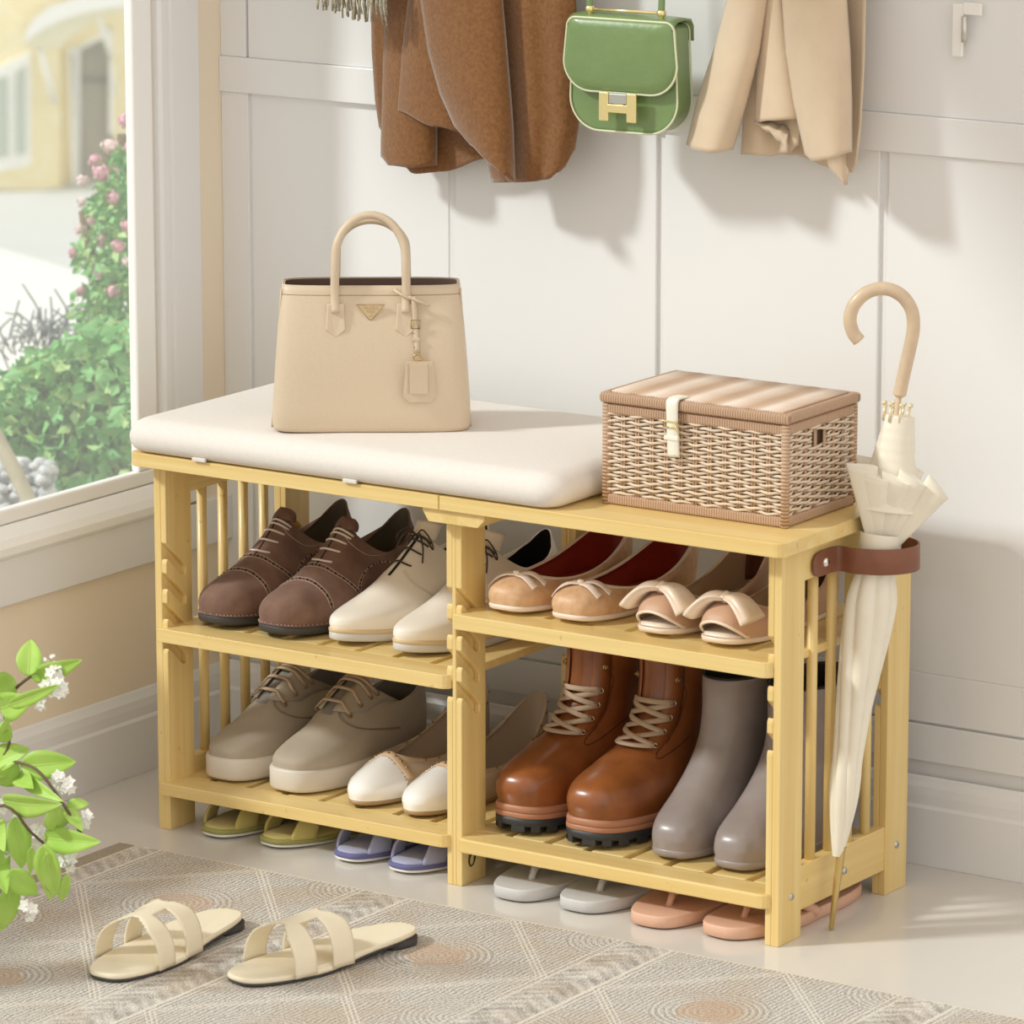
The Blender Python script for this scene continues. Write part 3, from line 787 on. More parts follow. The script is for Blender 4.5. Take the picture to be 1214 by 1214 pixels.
# ---- pointed flats with white toe cap
def studflat(x, y, side, label, rz=0):
    s = Shoe('pointed_flat', (x, y, ZL+.0005), rz, label, 'shoe', None, side, .285, .004, .006, .004)
    s.upper([(.001, .282, .084, .000, .000, .000, .92, .85, .8), (.000, .284, .089, .010, .013, .020, .90, .85, .7), (.007, .285, .087, .021, .023, .042, .90, .85, .5),
             (.030, .2845, .080, .033, .031, .066, .92, .85, .3), (.062, .283, .071, .043, .035, .086, .92, .85, .2), (.078, .282, .067, .0465, .036, .094, .92, .85, .2)],
            [flat_nude, white_patent], flat_nude, insole=flat_nude, nu=120, nv=8)
    up = [c for c in s.root.children if c.name.startswith('upper')][0].data
    # toe cap as its own slightly raised mesh
    vs = [tuple(v.co+v.normal*.0004) for v in up.vertices]; fs = [tuple(p.vertices) for p in up.polygons if p.center.y < .066-.10*abs(p.center.x) and p.center.z > .004]
    ids = sorted({i for f in fs for i in f}); mp = {j: k for k, j in enumerate(ids)}
    MB().add([vs[i] for i in ids], [[mp[i] for i in f] for f in fs]).build('toe_cap', white_patent, s.root)
    s.slab([(-.003, 0), (.0, .0008), (.001, .003), (.0005, .006)], mat('flat_sole_tan', '#A98B66', rough=.5) if 'flat_sole_tan' not in bpy.data.materials else bpy.data.materials['flat_sole_tan'], 'sole')
    s.rimband(.14, .0011, flat_nude, 'piping'); s.rimband(.95, .0009, studtrim, 'topline_trim')
    arc = [(.068-.0046*sin(radians(abs(f))), f) for f in range(-88, 89, 11)]
    s.band([(a+.0065, f) for a, f in arc], .013, .0011, studtrim, 'scalloped_trim')
    sc = MB()
    P, N_ = s.drapeline(arc, .0001, 4)
    for p, n_ in list(zip(P, N_))[::5]: sc.sphere(p, .0048, ns=10, nr=4, sc=(1, 1, .5))
    for f in (-66, -44, -22, 0, 22, 44, 66):
        p, n_ = s.drape(.0735, f, .0012); MB().sphere(p, .0021, ns=8, nr=4).build('stud', brass, s.root)
    for sg in (1, -1):
        for i in range(9):
            u = sg*(.15+.33*i/8); MB().sphere(s.S(u, 4.35)+s.N(u, 4.35)*.0010, .0018, ns=7, nr=4).build('stud', brass, s.root)

# ---- lace up boots
def laceboot(x, y, side, label, rz=0):
    s = Shoe('lace_up_boot', (x, y, ZL+.0005), rz, label, 'boot', None, side, .292, .006, .030, .002)
    s.upper([(.003, .288, .101, .000, .000, .000, .62, .7, .6), (-.001, .289, .104, .022, .022, .022, .63, .7, .5), (.011, .290, .100, .041, .040, .044, .68, .75, .3),
             (.050, .289, .089, .056, .057, .066, .78, .8, .1), (.098, .286, .080, .070, .074, .086, .85, .9, 0), (.130, .284, .078, .092, .096, .108, .95, .95, 0),
             (.148, .285, .080, .119, .121, .130, .95, .95, 0), (.154, .288, .083, .150, .142, .150, .95, .95, 0), (.154, .289, .083, .172, .158, .166, .95, .95, 0)],
            cognac, black_in, nu=80, th=.003)
    s.slab([(.0022, .016), (.0035, .0170), (.0035, .0215), (.0028, .0225), (.0024, .0228)], welt_m, 'welt')
    s.slab([(.0018, .0228), (.0030, .0238), (.0030, .0285), (.0018, .0315), (-.002, .032)], welt_m, 'welt')
    s.slab([(-.001, .006), (.002, .0065), (.0032, .0085), (.0032, .016), (.002, .0165)], lug_m, 'sole')
    b = MB(); R = list(s.R[0]); R[0] -= .003; R[1] += .003; R[2] += .006
    for k in range(44):
        if k % 2: continue
        u0, u1 = k/44, (k+1.15)/44; q = [ringpt(R, u0), ringpt(R, u1)]; cen = V((0, .14, 0))
        i_ = [cen.lerp(p, .86) for p in q]; vs = []
        for z in (0, .0095):
            for p in (q[0], q[1], i_[1], i_[0]): vs.append(s.df((p.x, p.y, z-s.base)))
        b.add(vs, [(0, 3, 2, 1), (4, 5, 6, 7), (0, 1, 5, 4), (1, 2, 6, 5), (2, 3, 7, 6), (3, 0, 4, 7)], 0, False)
    b.build('lug_tread', lug_m, s.root)
    ss = MB()
    th_ = mat('dark_thread', '#5B2C14', rough=.8) if 'dark_thread' not in bpy.data.materials else bpy.data.materials['dark_thread']
    for sg in (1, -1):
        P = [s.X(sg*dx, v, .0004)[0] for dx, v in ((.018, 7.9), (.0315, 6.6), (.032, 6.0), (.0315, 5.0), (.030, 4.2), (.030, 3.8), (.034, 3.45), (.037, 3.45), (.0385, 3.8), (.0390, 4.2))]
        ss.tube(smooth_path(P, 5), .0007, ns=5)
    ss.build('stitching', th_, s.root)
    rows = []
    for i in range(22):
        v = 4.1+i*.18; rows.append([s.X(dx, v, .0006)[0] for dx in (-.0155, -.008, 0, .008, .0155)])
    MB().grid(rows).build('tongue', cognac, s.root)
    for sg in (1, -1):   # raised facings
        rows = []
        for i in range(20):
            v = 4.15+i*.2; rows.append([s.X(sg*dx, v, h_)[0] for dx, h_ in ((.0145, .0030), (.018, .0032), (.024, .0022), (.031, .0003))])
        MB().grid(rows).build('lace_facing', cognac, s.root, solid=.0012)
    vs = (4.15, 4.75, 5.35, 5.95)
    silver = mat('nickel_eyelet', '#D8D2C6', rough=.25, metal=.9) if 'nickel_eyelet' not in bpy.data.materials else bpy.data.materials['nickel_eyelet']
    for i, v in enumerate(vs):
        for sg in (1, -1):
            p, n_ = s.X(sg*.0245, v, .0025); e = MB(); t1 = n_.orthogonal().normalized(); t2 = n_.cross(t1)
            e.tube([p+(t1*cos(a)+t2*sin(a))*.0030 for a in [k*2*pi/12 for k in range(12)]], .0009, closed=True, ns=6); eo = e.build('eyelet', silver, s.root)
    for sg in (1, -1):
        p, n_ = s.X(sg*.0260, 6.95, .0035); e = MB(); t1 = n_.orthogonal().normalized(); t2 = n_.cross(t1)
        e.tube([p+(t1*cos(a)+t2*sin(a))*.0028 for a in [k*2*pi/12 for k in range(12)]], .0014, closed=True, ns=6); e.sphere(p+n_*.002, .0022, ns=8, nr=4); e.build('lace_hook', brass, s.root)
    def lace(a, b_, lift):
        P = []; Nn = []
        for i in range(13):
            t = i/12; x_ = lerp(a[0], b_[0], t); v_ = lerp(a[1], b_[1], t); p, n_ = s.X(x_, v_, .0042+lift*sin(pi*t)); P.append(p); Nn.append(n_)
        b = MB(); ribbon(b, P, Nn, .0070, .0016); b.build('lace', lace_flat, s.root)
    lace((-.0235, vs[0]-.05), (.0235, vs[0]-.05), .001)
    for i in range(3):
        lace((-.0235, vs[i]), (.0235, vs[i+1]-.04), .0022); lace((.0235, vs[i]), (-.0235, vs[i+1]-.04), .0042)
    lace((-.0235, vs[3]+.05), (.0235, vs[3]+.05), .003)
    # side zip
    for sg in (side,):
        b = MB(); b.tube([s.S(.30*sg, v)+s.N(.30*sg, v)*.0005 for v in [3.4+i*.2 for i in range(23)]], .0016, ns=6); z_ = b.build('zip', black_in, s.root)
        p = s.S(.30*sg, 6.9); n_ = s.N(.30*sg, 6.9); b = MB(); b.tube([p+n_*.003+V((0, 0, .006)), p+n_*.0035+V((0, 0, -.012))], .0022, ns=6, flat=.5); b.build('zip_pull', brass, z_)

# ---- ankle boots
def ankleboot(x, y, side, label, rz=0):
    s = Shoe('ankle_boot', (x, y, ZL+.0005), rz, label, 'boot', None, side, .270, .004, .010, .004)
    s.upper([(.001, .267, .086, .000, .000, .000, .60, .8, .7), (.000, .269, .090, .014, .018, .022, .60, .8, .6), (.008, .269, .088, .031, .040, .048, .64, .8, .4),
             (.038, .266, .080, .052, .066, .075, .75, .85, .15), (.072, .261, .076, .078, .092, .102, .85, .9, 0), (.098, .256, .076, .106, .118, .128, .9, .95, 0),
             (.110, .254, .080, .136, .145, .150, .95, .95, 0), (.114, .254, .085, .162, .168, .172, .95, .95, 0), (.115, .254, .087, .187, .188, .189, .95, .95, 0)],
            greyboot, black_in, nu=80, th=.0025)
    s.slab([(-.004, 0), (-.001, .0012), (.001, .004), (.0013, .0085), (.0003, .0102)], greyboot, 'sole')
    b = MB(); P = [s.S(k/60, 8)+V((0, 0, .0003)) for k in range(60)]; b.tube(P, .0018, closed=True, ns=6); b.build('top_binding', black_in, s.root)

oxford(.0680, .022, 1, 'brown suede brogue shoe at the far left of the upper shelf')
oxford(.1650, .022, -1, 'brown suede brogue shoe standing between its pair and the cream lace-up')
derby(.2780, .034, -1, 'cream leather lace-up shoe beside the brown suede brogue, fully in view')
derby(.3745, .032, -1, 'cream leather lace-up shoe partly hidden behind the middle bamboo post')
ballet(.5040, .016, 1, 'nude ballet flat with red lining nearest the middle post')
ballet(.5960, .019, -1, 'nude ballet flat with red lining next to the satin bow shoes')
peep(.7100, .018, 1, 'nude peep-toe flat with cream bow, beside the ballet flats')
peep(.8010, .017, -1, 'nude peep-toe flat with cream bow, next to the right end post')
sneaker(.0700, .030, 1, 'taupe platform sneaker at the far left of the bottom shelf')
sneaker(.1725, .030, -1, 'taupe platform sneaker beside the white-toed flats')
studflat(.2780, .028, 1, 'beige flat with white pointed toe, next to the taupe sneaker')
studflat(.3670, .028, -1, 'beige flat with white pointed toe, partly hidden behind the middle post')
laceboot(.5040, .036, 1, 'cognac leather lace-up boot nearest the middle post')
laceboot(.6110, .033, -1, 'cognac leather lace-up boot next to the grey ankle boot')
ankleboot(.7150, .044, 1, 'grey leather ankle boot beside the cognac lace-up boot')
ankleboot(.8080, .044, -1, 'grey leather ankle boot partly hidden behind the right end post')

# ---- slippers, flip-flops, sandals
def slipper(x, y, rz, side, label, top, rim, mt_strap):
    s = Shoe('slipper', (x, y, .0003), rz, label, 'slipper', None, side, .262, .003, 0, .003)
    R = (.0, .262, .080, 0, 0, 0, .70, .7, .6); s.R = [R, R]
    white = bpy.data.materials.get('slipper_sole_white') or mat('slipper_sole_white', '#EDEAE2', rough=.6)
    s.slab([(-.002, 0), (.001, .0006), (.001, .0032), (0, .0036)], white, 'sole', ring=R)
    s.slab([(.0, .0036), (.0020, .0044), (.0020, .0080), (.001, .0096), (-.001, .0098)], rim, 'edge_binding', ring=R)
    s.slab([(-.0015, .0094), (-.0020, .0112), (-.007, .0130), (-.014, .0138)], top, 'footbed', ring=R)
    # two crossing straps
    for sg, ya, yb, lift in ((1, .034, .112, 0), (-1, .034, .112, .0035)):
        rows = []
        for i in range(25):
            t = i/24; al = -pi/2+pi*t; yy = lerp(ya, yb, t*t*(3-2*t))
            row = []
            for k in range(9):
                q = (k-4)/4; y_ = yy+q*.0165+.008*cos(al); u_ = y_/.262; hw = ringpt(R, math.acos(1-2*u_)/(2*pi)).x-.0005
                row.append(s.df((sg*-hw*sin(al), y_, .0080+(.032+lift)*cos(al)**.75 if cos(al) > 1e-6 else .0080)))
            rows.append(row)
        MB().grid(rows).build('strap', mt_strap, s.root, solid=.003)

olive = mat('olive_footbed', '#C9BA74', rough=.9, spec=.15, sheen=.2, bump=.2, bscale=800)
olive_rim = mat('olive_green_binding', '#A09D5C', rough=.9, bump=.3, bscale=1500)
olive_st = mat('olive_strap', '#C9B971', rough=.9, spec=.15, sheen=.25, bump=.25, bscale=700)
blue = mat('lavender_blue_fabric', '#ABADCB', rough=.9, spec=.15, sheen=.3, bump=.25, bscale=600)
blue_rim = mat('indigo_binding', '#6A6A98', rough=.85)
slipper(.0800, -.002, radians(-3), 1, 'olive yellow slipper at the far left under the rack', olive, olive_rim, olive_st)
slipper(.1690, .002, radians(-12), -1, 'olive yellow slipper beside the blue slipper on the floor', olive, olive_rim, olive_st)
slipper(.2800, .002, radians(-4), 1, 'lavender blue slipper next to the olive pair on the floor', blue, blue_rim, blue)
slipper(.3680, .0, radians(-4), -1, 'lavender blue slipper next to the middle post on the floor', blue, blue_rim, blue)

def flipflop(x, y, rz, side, label, m1):
    s = Shoe('flip_flop', (x, y, .0003), rz, label, 'flip-flop', None, side, .265, .002, 0, .004)
    R = (.0, .265, .100, 0, 0, 0, .66, .8, .8); s.R = [R, R]
    s.slab([(-.002, 0), (.0, .0008), (.0, .0125), (-.001, .0145)], m1, 'sole', ring=R)
    x0 = side*.010*0
    b = MB(); P0 = s.df((x0, .052, .012)); T0 = s.df((x0, .062, .028))
    b.tube([P0, P0.lerp(T0, .5)+V((0, -.001, 0)), T0], [.0045, .004, .005], ns=8)
    for sg in (1, -1):
        P = smooth_path([T0, s.df((sg*.018, .082, .034)), s.df((sg*.036, .108, .028)), s.df((sg*.042, .135, .010))], 5)
        b.tube(P, [.0045+.003*i/(len(P)-1) for i in range(len(P))], ns=8)
    b.build('thong_strap', m1, s.root)
greyff = mat('pale_grey_foam', '#CFCDCB', rough=.6, noise=.04, nscale=300, bump=.3, bscale=1400)
peach = mat('peach_foam', '#E4B79C', rough=.6, noise=.04, nscale=300, bump=.3, bscale=1400)
flipflop(.5360, -.022, 0, 1, 'pale grey flip-flop next to the middle post on the floor', greyff)
flipflop(.6350, -.018, 0, -1, 'pale grey flip-flop beside the peach flip-flop on the floor', greyff)
flipflop(.7300, -.022, 0, 1, 'peach flip-flop beside the pale grey flip-flop on the floor', peach)
flipflop(.8270, -.013, radians(-6), -1, 'peach flip-flop behind the right end post on the floor', peach)

ivory = mat('ivory_leather', '#F1E6CC', rough=.45, noise=.02, nscale=60, bump=.06, bscale=500)
def sandal(x, y, rz, side, label):
    s = Shoe('slide_sandal', (x, y, .0055), rz, label, 'sandal', None, side, .262, .001, 0, .003)
    R = (.0, .262, .090, 0, 0, 0, .68, .72, .95); s.R = [R, R]
    def prof(p):   # arch lift towards the heel
        t = max(0, min(1, (p.y-.10)/.09)); t = t*t*(3-2*t); return V((p.x, p.y, p.z+.0070*t))
    o1 = s.slab([(-.001, 0), (.0, .0008), (.0, .0035)], black_rubber, 'outsole', ring=R)
    o2 = s.slab([(.0, .0036), (.0008, .005), (.0008, .0075), (-.001, .0095)], ivory, 'footbed', ring=R)
    for o in (o1, o2):
        for v in o.data.vertices: v.co = prof(v.co)
    Rh = (.210, .2600, .0580, 0, 0, 0, .25, .72, 0)
    s.slab([(-.001, 0), (-.0005, .0008), (-.0002, .0095)], black_rubber, 'heel', ring=Rh)
    # H shaped vamp : two wide bands joined by a bridge
    b = MB(); nt = 48; nk = 28
    def P(t, q):   # t across -1..1 , q along 0..1
        y_ = .050+.088*q; a = t*pi/2; xe = lerp(.0445, .0425, q)+.0006
        return V((xe*sin(a)*1.0, y_+.004*cos(a), .006+lerp(.050, .056, q)*cos(a)**.8))
    vs = {}; V_ = []; F_ = []
    def on(t, q):
        at_ = abs(t)
        # front band, rear band and centre bridge; waist notches on the edges
        edge = .20*max(0, 1-at_/.40)**1.1
        if q < edge or q > 1-edge: return False
        if at_ > .17 and abs(q-.5) < .13: return False
        return True
    for i in range(nt):
        for j in range(nk):
            t = -1+2*(i+.5)/nt; q = (j+.5)/nk
            if on(t, q):
                f = []
                for di, dj in ((0, 0), (1, 0), (1, 1), (0, 1)):
                    k = (i+di, j+dj)
                    if k not in vs: vs[k] = len(V_); V_.append(P(-1+2*k[0]/nt, k[1]/nk))
                    f.append(vs[k])
                F_.append(f)
    V_ = [s.df(v) for v in V_]
    b.add(V_, F_); b.build('strap', ivory, s.root, solid=.0022)
sandal(.3380, -.546, radians(2), 1, 'ivory slide sandal on the rug, nearer the green plant')
sandal(.4760, -.473, radians(-13), -1, 'ivory slide sandal on the rug, nearer the rack')
# ================================================================== HANDBAG
TOPZ = .5285
bagm = mat('beige_saffiano_leather', '#D6C3A9', rough=.42, noise=.03, nscale=300, bump=.18, bscale=900)
bagin = mat('dark_taupe_lining', '#5A453C', rough=.8)
gold = mat('pale_gold_metal', '#E3C68A', rough=.22, metal=1)
goldb = mat('polished_gold', '#F5E2A4', rough=.25, metal=.75)
def handbag():
    root = empty('handbag', (.2590, .1010, TOPZ-.001), .60, 'structured beige leather handbag with top handle and luggage tag, on the seat cushion', 'handbag')
    root.scale = (1, 1, .915)
    n = 64
    def ring(wd, dp, z, r, pinch=0, wav=0):
        P = []
        for k in range(n):
            a = 2*pi*(k+.5)/n; c, s_ = cos(a), sin(a); e = r
            x = wd/2*(1 if c > 0 else -1)*abs(c)**e; y = dp/2*(1 if s_ > 0 else -1)*abs(s_)**e
            y *= 1-pinch*abs(x/(wd/2))**3
            P.append(V((x, y, z+wav*(abs(x/(wd/2))**4))))
        return P
    b = MB()
    lev = [(.226, .104, .0, .28), (.236, .112, .002, .26), (.240, .116, .008, .26), (.239, .114, .03, .26), (.233, .106, .08, .27), (.226, .092, .13, .28), (.219, .074, .165, .30), (.2145, .064, .186, .32), (.213, .061, .1915, .34)]
    rows = [ring(*l[:4], pinch=.0 if l[2] < .1 else .12*(l[2]-.1)/.09) for l in lev]
    b.grid(rows, True); b.f.append(list(range(n))[::-1]); b.mi.append(0); b.sm.append(False)
    top = rows[-1]; inn = [V((p.x*.975, p.y*.92, p.z)) for p in top]
    b.grid([top, inn], True)
    b.build('bag_body', bagm, root)
    b = MB(); rr = [inn]
    for z, k in ((.17, .97), (.10, .95), (.02, .93)): rr.append([V((p.x*k, p.y*k, z)) for p in inn])
    b.grid(rr, True); b.f.append([3*n+i for i in range(n)]); b.mi.append(0); b.sm.append(False); b.build('lining', bagin, root)
    # rolled trim strip along the rim
    b = MB(); R_ = [ring(.2165, .0655, .1805, .33, .11), ring(.2165, .0655, .1820, .33, .11), ring(.2145, .0625, .1925, .34, .12), ring(.2115, .0600, .1925, .34, .12)]
    b.grid(R_, True); b.build('rim_trim', bagm, root)
    b = MB(); b.tube(ring(.2175, .0668, .1800, .33, .11), .0006, closed=True, ns=5); b.build('stitching', mat('beige_thread', '#AD9574', rough=.8), root)
    # side gusset seams
    for sg in (1, -1):
        b = MB(); P = [V((sg*lerp(.1185, .1075, z/.19), -.022-.0*z, z)) for z in [i*.018 for i in range(11)]]
        b.tube([V((sg*(.1200-.0125*(z/.186)), -lerp(.036, .018, z/.186), z+.004)) for z in [i*.0182 for i in range(11)]], .0013, ns=6); b.build('side_piping', bagm, root)
    # handles
    for k, yy in enumerate((-1, 1)):
        def front(z): return yy*(lerp(.0575, .0325, (z/.19)**1.4)+.0006)
        for sg in (-1, 1):
            x0 = sg*.0420
            b = MB(); o = [(-.0105, .170), (.0105, .170), (.0125, .136), (.0, .1255), (-.0125, .136)]
            vs = [V((x0+a, front(z)+yy*.0002, z)) for a, z in o]+[V((x0+a*.92, front(z)+yy*.0045*(1 if z > .13 else .5), z)) for a, z in o]
            b.add(vs, [(0, 1, 2, 3, 4), (9, 8, 7, 6, 5)]+[(i, (i+1) % 5, 5+(i+1) % 5, 5+i) for i in range(5)], 0, False)
            b.build('handle_tab', bagm, root, bevel=.0012)
        P = []
        lean = .010*yy if yy < 0 else -.004
        hz = .103 if yy < 0 else .088
        pts = [V((-.0420, front(.165)+yy*.004, .158)), V((-.0430, yy*.036, .182)), V((-.0425, yy*.036, .215))]
        for i in range(1, 12):
            a = pi-pi*i/12; pts.append(V((.0430*cos(a), yy*.036-yy*.012*sin(a), .222+(hz-.040)*sin(a)**.92)))
        pts += [V((.0425, yy*.036, .215)), V((.0430, yy*.036, .182)), V((.0420, front(.165)+yy*.004, .158))]
        b = MB(); b.tube(smooth_path(pts, 5), .0053, ns=14); b.build('handle', bagm, root)
    # triangle plate
    z0 = .1695; yf = -lerp(.0575, .0325, (.16/.19)**1.4)-.0003
    b = MB(); tri = [(-.0175, z0), (.0175, z0), (.0015, z0-.0205), (-.0015, z0-.0205)]
    vs = [V((a, yf-.0005, z)) for a, z in tri]+[V((a*.93, yf-.0032, z-.0006)) for a, z in tri]
    b.add(vs, [(0, 1, 2, 3), (7, 6, 5, 4)]+[(i, (i+1) % 4, 4+(i+1) % 4, 4+i) for i in range(4)], 0, False)
    pl = b.build('triangle_plate', mat('plate_enamel', '#D3BC98', rough=.3), root, bevel=.0004)
    b = MB(); q = [V((a*.97, yf-.0034, z-.0003)) for a, z in tri]; b.tube(q, .0005, closed=True, ns=5); b.build('plate_rim', gold, pl)
    M = Matrix.Translation((0, yf-.0036, z0-.0048)) @ Matrix.Rotation(pi/2, 4, 'X')
    text_mesh('lettering', 'PRADA', .0058, M, gold, pl)
    M = Matrix.Translation((0, yf-.0036, z0-.0098)) @ Matrix.Rotation(pi/2, 4, 'X'); text_mesh('lettering', 'MILANO', .0026, M, gold, pl)
    MB().lathe([(0, .0009), (.0016, .0006), (.0018, 0)], (0, yf-.003, z0-.0145), 12, 0, (V((1, 0, 0)), V((0, 0, 1)), V((0, -1, 0)))).build('crest', gold, pl)
    # tag hanging from the right hand handle
    lt = empty('luggage_tag', (-.006, .0065, -.0214)); lt.scale = (1.12, 1.12, 1.12); lt.parent = root
    def yfz(z): return -lerp(.0575, .0325, (z/.19)**1.4)-.006
    MB().tube([V((.0420+.0105*cos(a), -.0365+.009*sin(a), .1805-.006*cos(a))) for a in [i*2*pi/20 for i in range(20)]], .0018, closed=True, ns=8).build('strap_loop', bagm, lt)
    b = MB(); b.tube(smooth_path([V((.046, -.046, .180)), V((.058, -.047, .174)), V((.068, -.043, .169))]), .0018, ns=6, flat=1); b.build('strap_loop', bagm, lt)
    P = [V((lerp(.0515, .0555, i/8), min(yfz(lerp(.180, .112, i/8)), -.045), lerp(.180, .112, i/8))) for i in range(9)]
    b = MB(); ribbon(b, P, [V((0, -1, 0))]*9, .0058, .0016); b.build('hanging_strap', bagm, lt)
    b = MB(); c = V((.0535, yfz(.148)-.0025, .1475)); o = [(-.0045, .005), (.0045, .005), (.0045, -.005), (-.0045, -.005)]
    b.tube([c+V((a, 0, z)) for a, z in o], .0009, closed=True, ns=6); b.build('buckle', gold, lt)
    b = MB(); c = V((.054, yfz(.130)-.0015, .130)); b.box(c-V((.0042, .001, .0022)), c+V((.0042, .0008, .0022))); b.build('keeper', bagm, lt, bevel=.0006)
    for z in (.170, .163, .137, .121):
        MB().sphere(V((.0523, yfz(z)-.0012, z)), .0007, ns=6, nr=4).build('strap_hole', bagin, lt)
    b = MB(); c = V((.056, yfz(.108)-.001, .109)); b.tube([c+V((.0045*cos(a), 0, .004*sin(a))) for a in [i*2*pi/16 for i in range(16)]], .0008, closed=True, ns=6); b.build('ring', gold, lt)
    zc = .083; yt = yfz(.066)-.001
    def plate(nm, o, t0, t1, mt, bev):
        vs = [V((.058+a, yt-t0-(.083-z)*.06*-1, z)) for a, z in o]+[V((.058+a, yt-t1+(.083-z)*.06, z)) for a, z in o]; k = len(o)
        MB().add(vs, [tuple(range(k)), tuple(range(k, 2*k))[::-1]]+[(i, (i+1) % k, k+(i+1) % k, k+i) for i in range(k)], 0, False).build(nm, mt, lt, bevel=bev)
    yt -= .004
    plate('tag_body', [(-.0140, .1065), (.0140, .1065), (.0175, .071), (.0175, .064), (.011, .0575), (-.011, .0575), (-.0175, .064), (-.0175, .071)], 0, .0022, bagm, .0005)
    plate('tag_panel', [(-.0105, .104), (.0090, .104), (.0090, .068), (-.0105, .068)], .0022, .0040, bagm, .0004)
    b = MB()
    for i in range(18):
        z = .069+i*.002; b.sphere(V((.058-.0125, yt-.0024+(.083-z)*.06, z)), .0005, ns=5, nr=3)
    b.build('stitching', bpy.data.materials['beige_thread'], lt)
    return root
handbag()

# ================================================================== WICKER BASKET
def wick(name, c1, c2, scale, axis):
    m = mat(name, c1, rough=.6); T = NT(m); p = T.n['Principled BSDF']
    tc = T.n.new('ShaderNodeTexCoord'); sp = T.n.new('ShaderNodeSeparateXYZ'); T.l.new(tc.outputs['Object'], sp.inputs[0])
    w_ = T.math('SINE', T.math('MULTIPLY', sp.outputs[axis], scale)); h_ = T.math('ADD', T.math('MULTIPLY', w_, .5), .5)
    T.l.new(T.mix(T.math('POWER', h_, .6), rgb(c2), rgb(c1)), p.inputs['Base Color'])
    b_ = T.n.new('ShaderNodeBump'); b_.inputs['Strength'].default_value = .8; b_.inputs['Distance'].default_value = .0012
    T.l.new(h_, b_.inputs['Height']); T.l.new(b_.outputs[0], p.inputs['Normal']); return m
wx = wick('wrapped_cane_x', '#D3B093', '#9F7E64', 1900, 0); wy = wick('wrapped_cane_y', '#D3B093', '#9F7E64', 1900, 1); wz = wick('wrapped_cane_z', '#D9B99C', '#A38268', 1500, 2)
rattan = mat('rattan_strand', '#E9D5BE', rough=.55, noise=.1, nscale=60); rattan2 = mat('rattan_stake', '#C9A98A', rough=.6)
def basket():
    bw, bd, bh = .252, .164, .1365
    root = empty('wicker_basket', (.628, .0415, .4842), 0, 'lidded wicker basket with white buckle strap on the right end of the bench top', 'basket')
    r = .0052
    # frame
    for x in (r, bw-r):
        for y in (r, bd-r):
            o = MB().tube([(x, y, 0), (x, y, .1195)], r, ns=10).build('corner_post', wz, root)
    for z in (.0062, .1135):
        for y in (r, bd-r): MB().box((.006, y-.0035, z-.0062), (bw-.006, y+.0035, z+.0062)).build('frame_rail', wx, root, bevel=.003, bs=3)
        for x in (r, bw-r): MB().box((x-.0035, .006, z-.0062), (x+.0035, bd-.006, z+.0062)).build('frame_rail', wy, root, bevel=.003, bs=3)
    # woven walls : stakes and weavers
    def wall(L, tf, name, hole=None):
        b = MB(); st = MB(); ns_ = max(3, int(round((L-.02)/.0195))); pitch = (L-.016)/ns_
        for i in range(ns_+1):
            for d in (-.0016, .0016):
                s0 = .008+i*pitch+d; b2 = [tf(s0, 0, z) for z in (.008, .112)]; st.tube(b2, .0013, ns=5)
        rowz = [.0142+i*.00405 for i in range(24)]
        for ri, z in enumerate(rowz):
            ph = ri % 2
            segs = [(.006, L-.006)]
            if hole and hole[2] < z < hole[3]: segs = [(.006, hole[0]), (hole[1], L-.006)]
            for a, c in segs:
                n_ = max(8, int((c-a)/.0028)); P = []
                for j in range(n_+1):
                    s0 = lerp(a, c, j/n_); w_ = sin(pi*(s0-.008)/pitch+pi*ph+pi/2)
                    P.append(tf(s0, w_*.0024, z+.0006*sin(s0*300+ri)))
                b.tube(P, .00175, ns=5)
        b.build(name, rattan, root); st.build('stakes', rattan2, root)
    wall(bw, lambda s_, d, z: V((s_, r+d, z)), 'woven_panel')
    wall(bw, lambda s_, d, z: V((s_, bd-r+d, z)), 'woven_panel')
    wall(bd, lambda s_, d, z: V((bw-r+d, s_, z)), 'woven_panel', (.062, .096, .085, .103))
    wall(bd, lambda s_, d, z: V((r+d, s_, z)), 'woven_panel', (.062, .096, .085, .103))
    MB().box((.012, .012, .004), (bw-.012, bd-.012, .112)).build('dark_core', mat('basket_inner_shade', '#6E5842', rough=.9), root)  # solid dark block imitating the shade seen through the weave
    # lid
    lid = empty('lid', (0, 0, .1205)); lid.parent = root
    for y in (.0035, bd-.0035): MB().box((-.002, y-.006, 0), (bw+.002, y+.0055, .0125)).build('lid_rail', wx, lid, bevel=.0042, bs=3)
    for x in (.0035, bw-.0035): MB().box((x-.0055, .004, .0003), (x+.0055, bd-.004, .0128)).build('lid_rail', wy, lid, bevel=.0042, bs=3)
    b = MB(); nb = 60; wdt = (bw-.020)/nb
    for i in range(nb):
        x = .010+wdt*(i+.5); hgt = .0112+.0012*sin((x)*2*pi/.052)**2
        b.tube([(x, .008, hgt), (x, bd*.35, hgt+.0004), (x, bd*.7, hgt+.0002), (x, bd-.008, hgt)], wdt*.53, ns=6)
    lp = mat('lid_cane', '#DFC3A8', rough=.5); T = NT(lp); p = T.n['Principled BSDF']; tc = T.n.new('ShaderNodeTexCoord'); sp = T.n.new('ShaderNodeSeparateXYZ'); T.l.new(tc.outputs['Object'], sp.inputs[0])
    w_ = T.math('SINE', T.math('MULTIPLY', sp.outputs[0], 121)); T.l.new(T.mix(T.math('ADD', T.math('MULTIPLY', w_, .5), .5), rgb('#CDAE92'), rgb('#F0E0D0')), p.inputs['Base Color'])
    b.build('lid_panel', lp, lid)
    # strap
    white = mat('white_leather_strap', '#F3EFE2', rough=.5)
